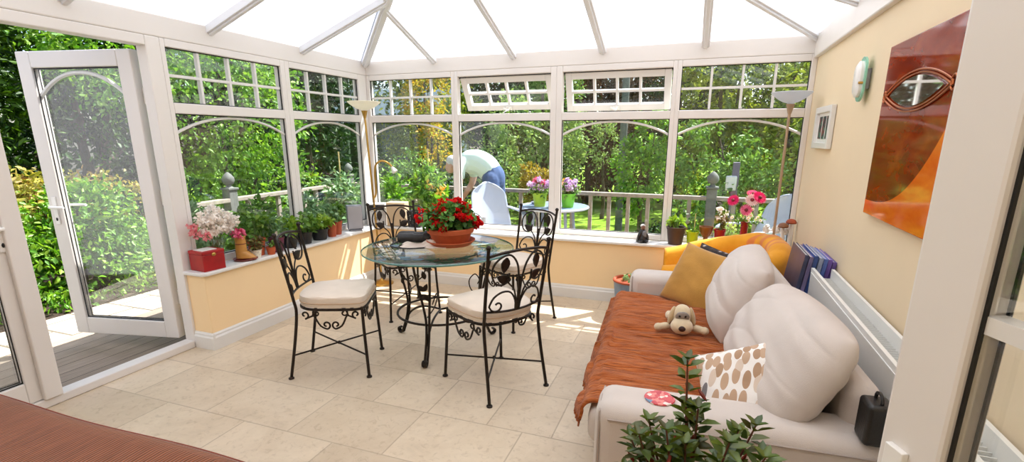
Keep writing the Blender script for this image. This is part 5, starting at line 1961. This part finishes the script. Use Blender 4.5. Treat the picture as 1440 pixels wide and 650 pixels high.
limb(mb, [(.60, 1.60, 1.02), (.53, 1.60, 1.085), (.42, 1.60, 1.13), (.27, 1.60, 1.13), (.185, 1.60, 1.11)], [.158, .162, .162, .160, .115])
for s in (-1, 1):
    limb(mb, [(.24, 1.60 + s * .12, 1.115), (.22, 1.60 + s * .18, 1.08), (.236, 1.60 + s * .212, .97)], [.09, .078, .066])
b = mb.build('shirt', M['shirt'], pe); remesh(b, .012, 4)
mb = MB()
limb(mb, [(.585, 1.60, 1.035), (.65, 1.60, .96), (.665, 1.60, .90)], [.150, .158, .150])
for s in (-1, 1):
    limb(mb, [(.66, 1.60 + s * .085, .92), (.675, 1.60 + s * .11, .66), (.66, 1.60 + s * .12, .42), (.705, 1.60 + s * .12, .12), (.705, 1.60 + s * .12, .03)], [.118, .102, .080, .066, .068])
b = mb.build('jeans', M['jeans'], pe); remesh(b, .012, 4)
mb = MB()
mb.ell(L_((.025, 1.60, 1.128)), (.110, .086, .088), 20, 14, mtx=Matrix.Rotation(.5, 4, 'Y'))
b = mb.build('hair', M['hair'], pe)
for s in (-1, 1):
    mb = MB(); mb.ell(L_((.635, 1.60 + s * .13, -.012)), (.142, .055, .047), 16, 10)
    mb.build('shoe', M['black'], pe)

# ------------------------------------------------------------------ planting
def bush(name, label, cat, blobs, n, L, key, seed, trunk=None, group=None, clump=.24, shell=.45, per=36, Wf=.52, tr=.05, up=.35):
    c0 = blobs[0][0]
    base = trunk or (c0[0], c0[1], GZ)
    t = thing(name, label, cat, base, 0, group)
    rg = np.random.default_rng(seed)
    B = [((c[0] - base[0], c[1] - base[1], c[2] - base[2]), r) for c, r in blobs]
    v, q = cloud(rg, B, n, L, L * Wf, clump=clump, shell=shell, up=up, per=per)
    lo = v[:, 2] < .01
    v[lo, 2] = .01
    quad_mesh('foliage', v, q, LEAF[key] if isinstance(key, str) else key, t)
    mb = MB()
    tops = [Vector(c) for c, r in B]
    hub = Vector((0, 0, min(tp.z for tp in tops) * .45))
    mb.tube([(0, 0, -.02), hub * .5 + Vector((.02, .01, 0)), hub], [tr * 1.25, tr, tr * .85], 8)
    rr = random.Random(seed)
    for c, r in B:
        c = Vector(c)
        mb.tube([hub, hub.lerp(c, .5) + Vector((rr.uniform(-.1, .1), rr.uniform(-.1, .1), .05)), c + Vector((0, 0, r[2] * .4))], [tr * .7, tr * .45, tr * .15], 6)
    mb.build('trunk', M['bark'], t)
    return t

LEAF['lit'] = leafmat('bright laurel leaf', [(66, 128, 16), (112, 172, 26), (160, 204, 56), (84, 146, 22)], .42, .06)
LEAF['vari'] = leafmat('variegated leaf', [(200, 190, 84), (160, 160, 60), (214, 200, 120), (150, 104, 54)], .4)
LEAF['maple'] = leafmat('airy maple leaf', [(70, 128, 28), (112, 168, 42), (160, 200, 76), (88, 146, 38)], .5, .04)
LEAF['conifer'] = leafmat('dark conifer needle', [(20, 46, 6), (38, 72, 10), (84, 122, 20), (28, 56, 8)], .3, .03)
LEAF['deep'] = leafmat('deep green leaf', [(10, 34, 8), (24, 58, 14), (54, 96, 28)], .3, .05)
LEAF['olive'] = leafmat('olive green leaf', [(92, 116, 30), (136, 156, 46), (178, 190, 76), (106, 122, 38)], .4, .04)
LEAF['copper'] = leafmat('copper leaf', [(88, 52, 44), (122, 74, 54), (98, 88, 46)], .35, .04)
LEAF['bronze'] = leafmat('yellow bronze leaf', [(186, 166, 50), (156, 126, 46), (200, 184, 74)], .42)
LEAF['labur'] = leafmat('golden laburnum leaf', [(228, 182, 36), (204, 192, 56), (166, 178, 56), (236, 170, 30)], .48, .03)
LEAF['brown'] = leafmat('dry brown conifer spray', [(92, 68, 38), (118, 90, 50), (66, 60, 30)], .25, .03)
LEAF['silver'] = leafmat('pale silver green leaf', [(136, 168, 100), (172, 196, 126), (104, 146, 76)], .4, .04)

# shrubs along the path outside the French doors
sh = 'shrubs along the path outside the French doors'
bush('laurel_shrub', 'glossy bright green shrub seen through the open doorway gap', 'shrub', [((-2.65, -2.55, .25), (.65, .75, .62)), ((-2.75, -2.9, .62), (.55, .6, .42))], 9000, .062, 'lit', 101, group=sh)
bush('laurel_shrub', 'glossy green shrub behind the lower glass of the open door', 'shrub', [((-2.55, -1.45, .18), (.58, .75, .55)), ((-2.75, -1.25, .55), (.55, .6, .42))], 9000, .062, 'lit', 102, group=sh)
bush('variegated_shrub', 'yellow variegated shrub topping the bed behind the open door', 'shrub', [((-3.25, -1.95, .80), (.60, .95, .40)), ((-3.15, -1.1, .78), (.5, .7, .38))], 3600, .06, 'vari', 103, group=sh)
bush('laurel_shrub', 'green shrub at the deck corner behind the door post', 'shrub', [((-2.45, -.35, .15), (.5, .65, .5)), ((-2.65, .35, .35), (.5, .6, .45))], 6500, .058, 'lit', 104, group=sh)
bush('laurel_shrub', 'low green shrub at the far left behind the closed door leaf', 'shrub', [((-2.7, -3.75, .25), (.6, .6, .6))], 4500, .065, 'lit', 105, group=sh)
# conifer hedge on the left
hl = ['tall conifer at the far left edge beyond the doors', 'tall conifer directly above the open doorway shrubs', 'tall conifer behind the top of the open door', 'tall conifer behind the airy maple']
for k, (x, y) in enumerate(((-5.3, -4.6), (-5.2, -2.9), (-5.2, -1.2), (-5.5, .6))):
    bush('conifer_tree', hl[k], 'tree', [((x, y, 1.1), (1.05, 1.15, 1.75)), ((x, y, 2.7), (1.0, 1.1, 1.3)), ((x + .5, y + .5, 3.5), (.8, .9, .7))], 9000, .11, 'conifer', 120 + k, Wf=.34, tr=.12, group='conifers of the left boundary', clump=.15, per=70)
# airy maple behind the left windows
bush('maple_tree', 'airy light green maple behind the left window nearest the door', 'tree', [((-3.0, .85, 1.75), (1.0, 1.0, 1.05)), ((-3.5, .1, 2.5), (.95, .95, .8)), ((-3.2, 1.6, 2.7), (.8, .9, .7)), ((-2.7, 1.1, .75), (.8, .9, .6))], 12500, .07, 'maple', 131, trunk=(-3.2, .9, GZ), tr=.07, clump=.22, per=40, Wf=.6)
dl = ['dark conifer behind the left window next to the corner', 'dark conifer left of the shed roof', 'dark tree between the maple and the corner window']
for k, (x, y, r) in enumerate(((-4.6, 4.3, 1.5), (-6.8, 5.6, 1.7), (-5.6, 2.6, 1.2))):
    bush('conifer_tree', dl[k], 'tree', [((x, y, 1.0), (r, r, 1.7)), ((x, y, 2.9), (r * .9, r * .9, 1.7))], 8000, .13, 'deep', 140 + k, Wf=.4, tr=.12, clump=.16, per=70)
# shed
shd = thing('garden_shed', 'grey green garden shed with pitched roof beyond the corner window', 'shed', (-6.2, 10.6, GZ), radians(12))
mshed = _planks('grey green shiplap', (92, 112, 110), (104, 124, 122), .06, .14, 2)
mb = MB(); mb.box(-1.9, 1.9, -1.3, 1.3, 0, 2.6); mb.build('walls', mshed, shd, smooth=False)
mb = MB(); mb.add([(-2.1, -1.55, 2.5), (2.1, -1.55, 2.5), (2.1, 0, 3.6), (-2.1, 0, 3.6), (2.1, 1.55, 2.5), (-2.1, 1.55, 2.5)], [(0, 1, 2, 3), (3, 2, 4, 5)]); mb.build('roof', simple('blue grey felt roof', (84, 104, 110), .8, var=.1, scale=4), shd, smooth=False, solid=.06)
mb = MB(); mb.box(-1.35, -.35, -1.34, -1.29, 1.1, 2.0)
sw = mb.build('window', M['trimwhite'], shd, smooth=False)
mb = MB(); mb.box(-1.29, -.41, -1.35, -1.34, 1.16, 1.94); mb.build('pane', M['black'], sw, smooth=False)
mb = MB(); mb.box(.4, 1.3, -1.33, -1.29, .05, 2.1); mb.build('door', mshed, shd, smooth=False)
# laburnum
bush('laburnum_tree', 'golden yellow laburnum behind the corner back window', 'tree', [((-2.05, 4.9, 2.35), (.50, .5, .75)), ((-1.85, 4.9, 1.45), (.45, .45, .6)), ((-2.3, 5.2, 3.1), (.6, .6, .5))], 3200, .08, 'labur', 151, tr=.06)
# mixed boundary trees beyond the lawn
bt_ = [
    ('leafy_tree', 'deep green tree beyond the bent person', (-1.9, 9.4), 1.7, 'deep', .13),
    ('leafy_tree', 'pale leaved tree above the bent person', (-.35, 7.6), .95, 'silver', .10),
    ('copper_tree', 'copper leaved tree left of the flower pots', (-.15, 12.0), 1.5, 'copper', .12),
    ('conifer_tree', 'brown tinged conifer behind the right flower pot', (1.05, 12.0), 1.35, 'brown', .12),
    ('leafy_tree', 'deep green tree in the middle of the third back window', (2.7, 11.6), 1.6, 'deep', .13),
    ('leafy_tree', 'olive tree behind the grey newel post', (3.75, 8.6), 1.5, 'olive', .12),
    ('leafy_tree', 'olive tree behind the pink gerberas', (5.15, 7.6), 1.5, 'olive', .11),
    ('leafy_tree', 'deep green tree at the right end of the windows', (6.7, 6.9), 1.6, 'deep', .12),
    ('leafy_tree', 'deep green tree to the left of the laburnum', (-3.7, 7.4), 1.3, 'olive', .12)]
for k, (nm, lb, (x, y), r, key, L) in enumerate(bt_):
    bush(nm, lb, 'tree', [((x, y, .75), (r, r * .9, 1.35)), ((x + .2, y, 2.2), (r * .95, r * .9, 1.3)), ((x - .2, y + .2, 3.5), (r * .8, r * .8, 1.0))], 9000, L, key, 160 + k, tr=.12, group='trees beyond the lawn', clump=.17, per=60)
# clipped dark hedge closing the far side
for k, (x, lb) in enumerate(((-13.5, 'far left length of the tall dark hedge beyond the shed roof'), (-7.5, 'left length of the tall dark hedge behind the shed'), (-1.5, 'middle length of the tall dark hedge behind the copper tree'), (4.5, 'right length of the tall dark hedge behind the olive trees'), (10.5, 'farthest right length of the tall dark hedge'))):
    bush('boundary_hedge', lb, 'hedge', [((x + dx, 14.8, 1.2 + dz), (1.15, .9, 1.9)) for dx in (-1.85, 0, 1.85) for dz in (0, 2.4)], 9500, .17, 'deep', 180 + k, tr=.1, clump=.3, group='hedge at the far end of the lawn')
for k, (y, lb) in enumerate(((-3.5, 'length of tall hedge behind the conifers at the far left'), (2.5, 'length of tall hedge behind the dark conifers'), (8.5, 'length of tall hedge left of the shed'))):
    bush('boundary_hedge', lb, 'hedge', [((-8.8, y + dy, 1.2 + dz), (.9, 1.15, 1.9)) for dy in (-1.85, 0, 1.85) for dz in (0, 2.4)], 8000, .17, 'deep', 190 + k, tr=.1, clump=.3, group='hedge along the left boundary')
# nearer shrubs beyond the railing
bush('azalea_bush', 'yellow bronze bush between the bent person and the flower pots', 'shrub', [((.42, 4.6, .55), (.42, .40, .36)), ((.25, 4.7, .75), (.3, .3, .25))], 1800, .065, 'bronze', 201)
bush('leafy_shrub', 'pale green shrub right behind the bent person', 'shrub', [((-.45, 4.9, .8), (.5, .5, 1.0)), ((-.2, 4.8, 1.75), (.45, .4, .55))], 2600, .075, 'silver', 202)
bush('leafy_shrub', 'bright lime shrub behind the third back window', 'shrub', [((2.25, 5.3, .75), (.55, .5, .7)), ((2.45, 5.3, 1.5), (.4, .4, .45))], 3000, .085, 'lit', 203)
bush('blossom_shrub', 'shrub with small white blossom behind the right flower pot', 'shrub', [((.95, 8.6, 1.3), (.5, .4, .6))], 900, .07, 'silver', 204)
bush('leafy_shrub', 'dark shrub below the rail at the third back window', 'shrub', [((2.62, 3.2, -.15), (.30, .3, .42))], 1100, .055, 'deep', 205)
bush('leafy_shrub', 'dense green shrub below the rail behind the newel post', 'shrub', [((3.9, 3.4, .35), (.85, .6, .85)), ((3.5, 3.8, 1.2), (.6, .5, .6))], 4200, .075, 'mid', 206)
bush('leafy_shrub', 'sunlit olive shrub behind the right hand chair', 'shrub', [((5.2, 3.9, .8), (.8, .7, 1.2)), ((5.0, 4.3, 2.1), (.7, .6, .7))], 4200, .085, 'olive', 207)
bush('leafy_shrub', 'dark shrub under the rail behind the white garden chair', 'shrub', [((-.5, 3.1, .1), (.75, .5, .65))], 2400, .07, 'deep', 208)
bush('leafy_shrub', 'green shrub behind the tall lilies', 'shrub', [((-1.4, 3.2, .35), (.65, .55, .85))], 2600, .07, 'mid', 209)

# potted growth standing on the deck right outside the glass
def deck_pot(label, x, y, fw, fh, key, seed, n=900, L=.07, cane=0, bl=None, pm='terracotta'):
    t = thing('deck_planter', label, 'plant', (x, y, DZ))
    mb = MB(); mb.lathe(pot_prof(.15, .27), (0, 0, 0), 28); mb.build('pot', M[pm], t)
    mb = MB(); mb.lathe([(0, .24), (.134, .238)], (0, 0, 0), 20); mb.build('compost', M['soil'], t)
    rg = np.random.default_rng(seed)
    v, q = cloud(rg, [((0, 0, .27 + fh * .30), (fw, fw, fh * .34)), ((.03, .0, .27 + fh * .68), (fw * .75, fw * .75, fh * .32))], n, L, L * .45, clump=.34, shell=.4, up=.4, per=9)
    quad_mesh('foliage', v, q, LEAF[key], t)
    mb = MB()
    for k in range(8):
        a = rg.random() * 6.28; r = fw * .6 * rg.random()
        mb.tube([(.05 * cos(a), .05 * sin(a), .23), (r * .6 * cos(a), r * .6 * sin(a), .3 + fh * .4), (r * cos(a), r * sin(a), .27 + fh * .9)], .005, 5)
    mb.build('stems', M['stem'], t)
    if cane:
        mb = MB(); mb.tube([(.02, .03, .2), (.03, .02, cane)], .008, 8); mb.build('cane', M['cane'], t)
    if bl:
        for c in bl:
            v, q = cloud(rg, [(c, (.04, .04, .03))], 18, .065, .034, clump=.2, shell=.5, per=3); quad_mesh('lily_bloom', v, q, LEAF['yellow'], t)
    return t
deck_pot('tall lily plant with yellow blooms in a deck pot behind the radio', .24, .70, .25, .86, 'maple', 301, 1500, .085, 1.38, [(.13, .05, .95), (.20, 0, .88), (.08, -.08, .98)])
deck_pot('leafy deck plant close to the corner post', -.30, .74, .22, .74, 'maple', 302, 1100, .075)
deck_pot('tomato like deck plant with a cane beyond the corner speaker', -.62, .20, .26, .85, 'blue', 303, 1100, .075, 1.35)
deck_pot('grey green deck plant outside the left window near its mullion', -.58, -.45, .26, .70, 'blue', 304, 1000, .07)
deck_pot('green deck plant outside the left window behind the terracotta pots', -.60, -1.05, .26, .68, 'mid', 305, 1000, .07)
deck_pot('grey green deck plant outside the left window behind the white blossom', -.60, -1.66, .24, .70, 'blue', 306, 900, .07)
deck_pot('deck plant under the bent person by the garden chair', -.10, 1.32, .20, .50, 'mid', 307, 1000, .07)
deck_pot('dark leaved deck plant left of the grey newel post', 3.05, 1.30, .20, .42, 'deep', 308, 700, .06, pm='blackpot')
deck_pot('small leaved deck plant behind the red pot on the sill', 3.55, .75, .18, .40, 'silver', 309, 600, .05, pm='blackpot')

pst = thing('weather_post', 'slim grey post with a small white box beyond the railing', 'post', (3.725, 3.05, GZ))
mb = MB(); mb.box(-.045, .045, -.04, .04, 0, 1.74); mb.build('post', simple('purple grey paint', (120, 112, 128), .6), pst, smooth=False, bevel=.008)
mb = MB(); mb.box(-.12, .02, -.075, -.04, 1.36, 1.56); mb.build('box', M['white'], pst, bevel=.025, seg=3)
tp = thing('timber_pole', 'tall grey timber pole beyond the lawn in the third back window', 'post', (1.62, 7.0, GZ))
mb = MB(); mb.tube([(0, 0, 0), (.01, 0, 2.6), (0, 0, 4.6)], [.085, .08, .075], 12); mb.build('pole', M['newel'], tp)
mb = MB(); mb.tube([(-.35, 0, 4.2), (.35, 0, 4.2)], .03, 8); mb.build('crossbar', M['newel'], tp)
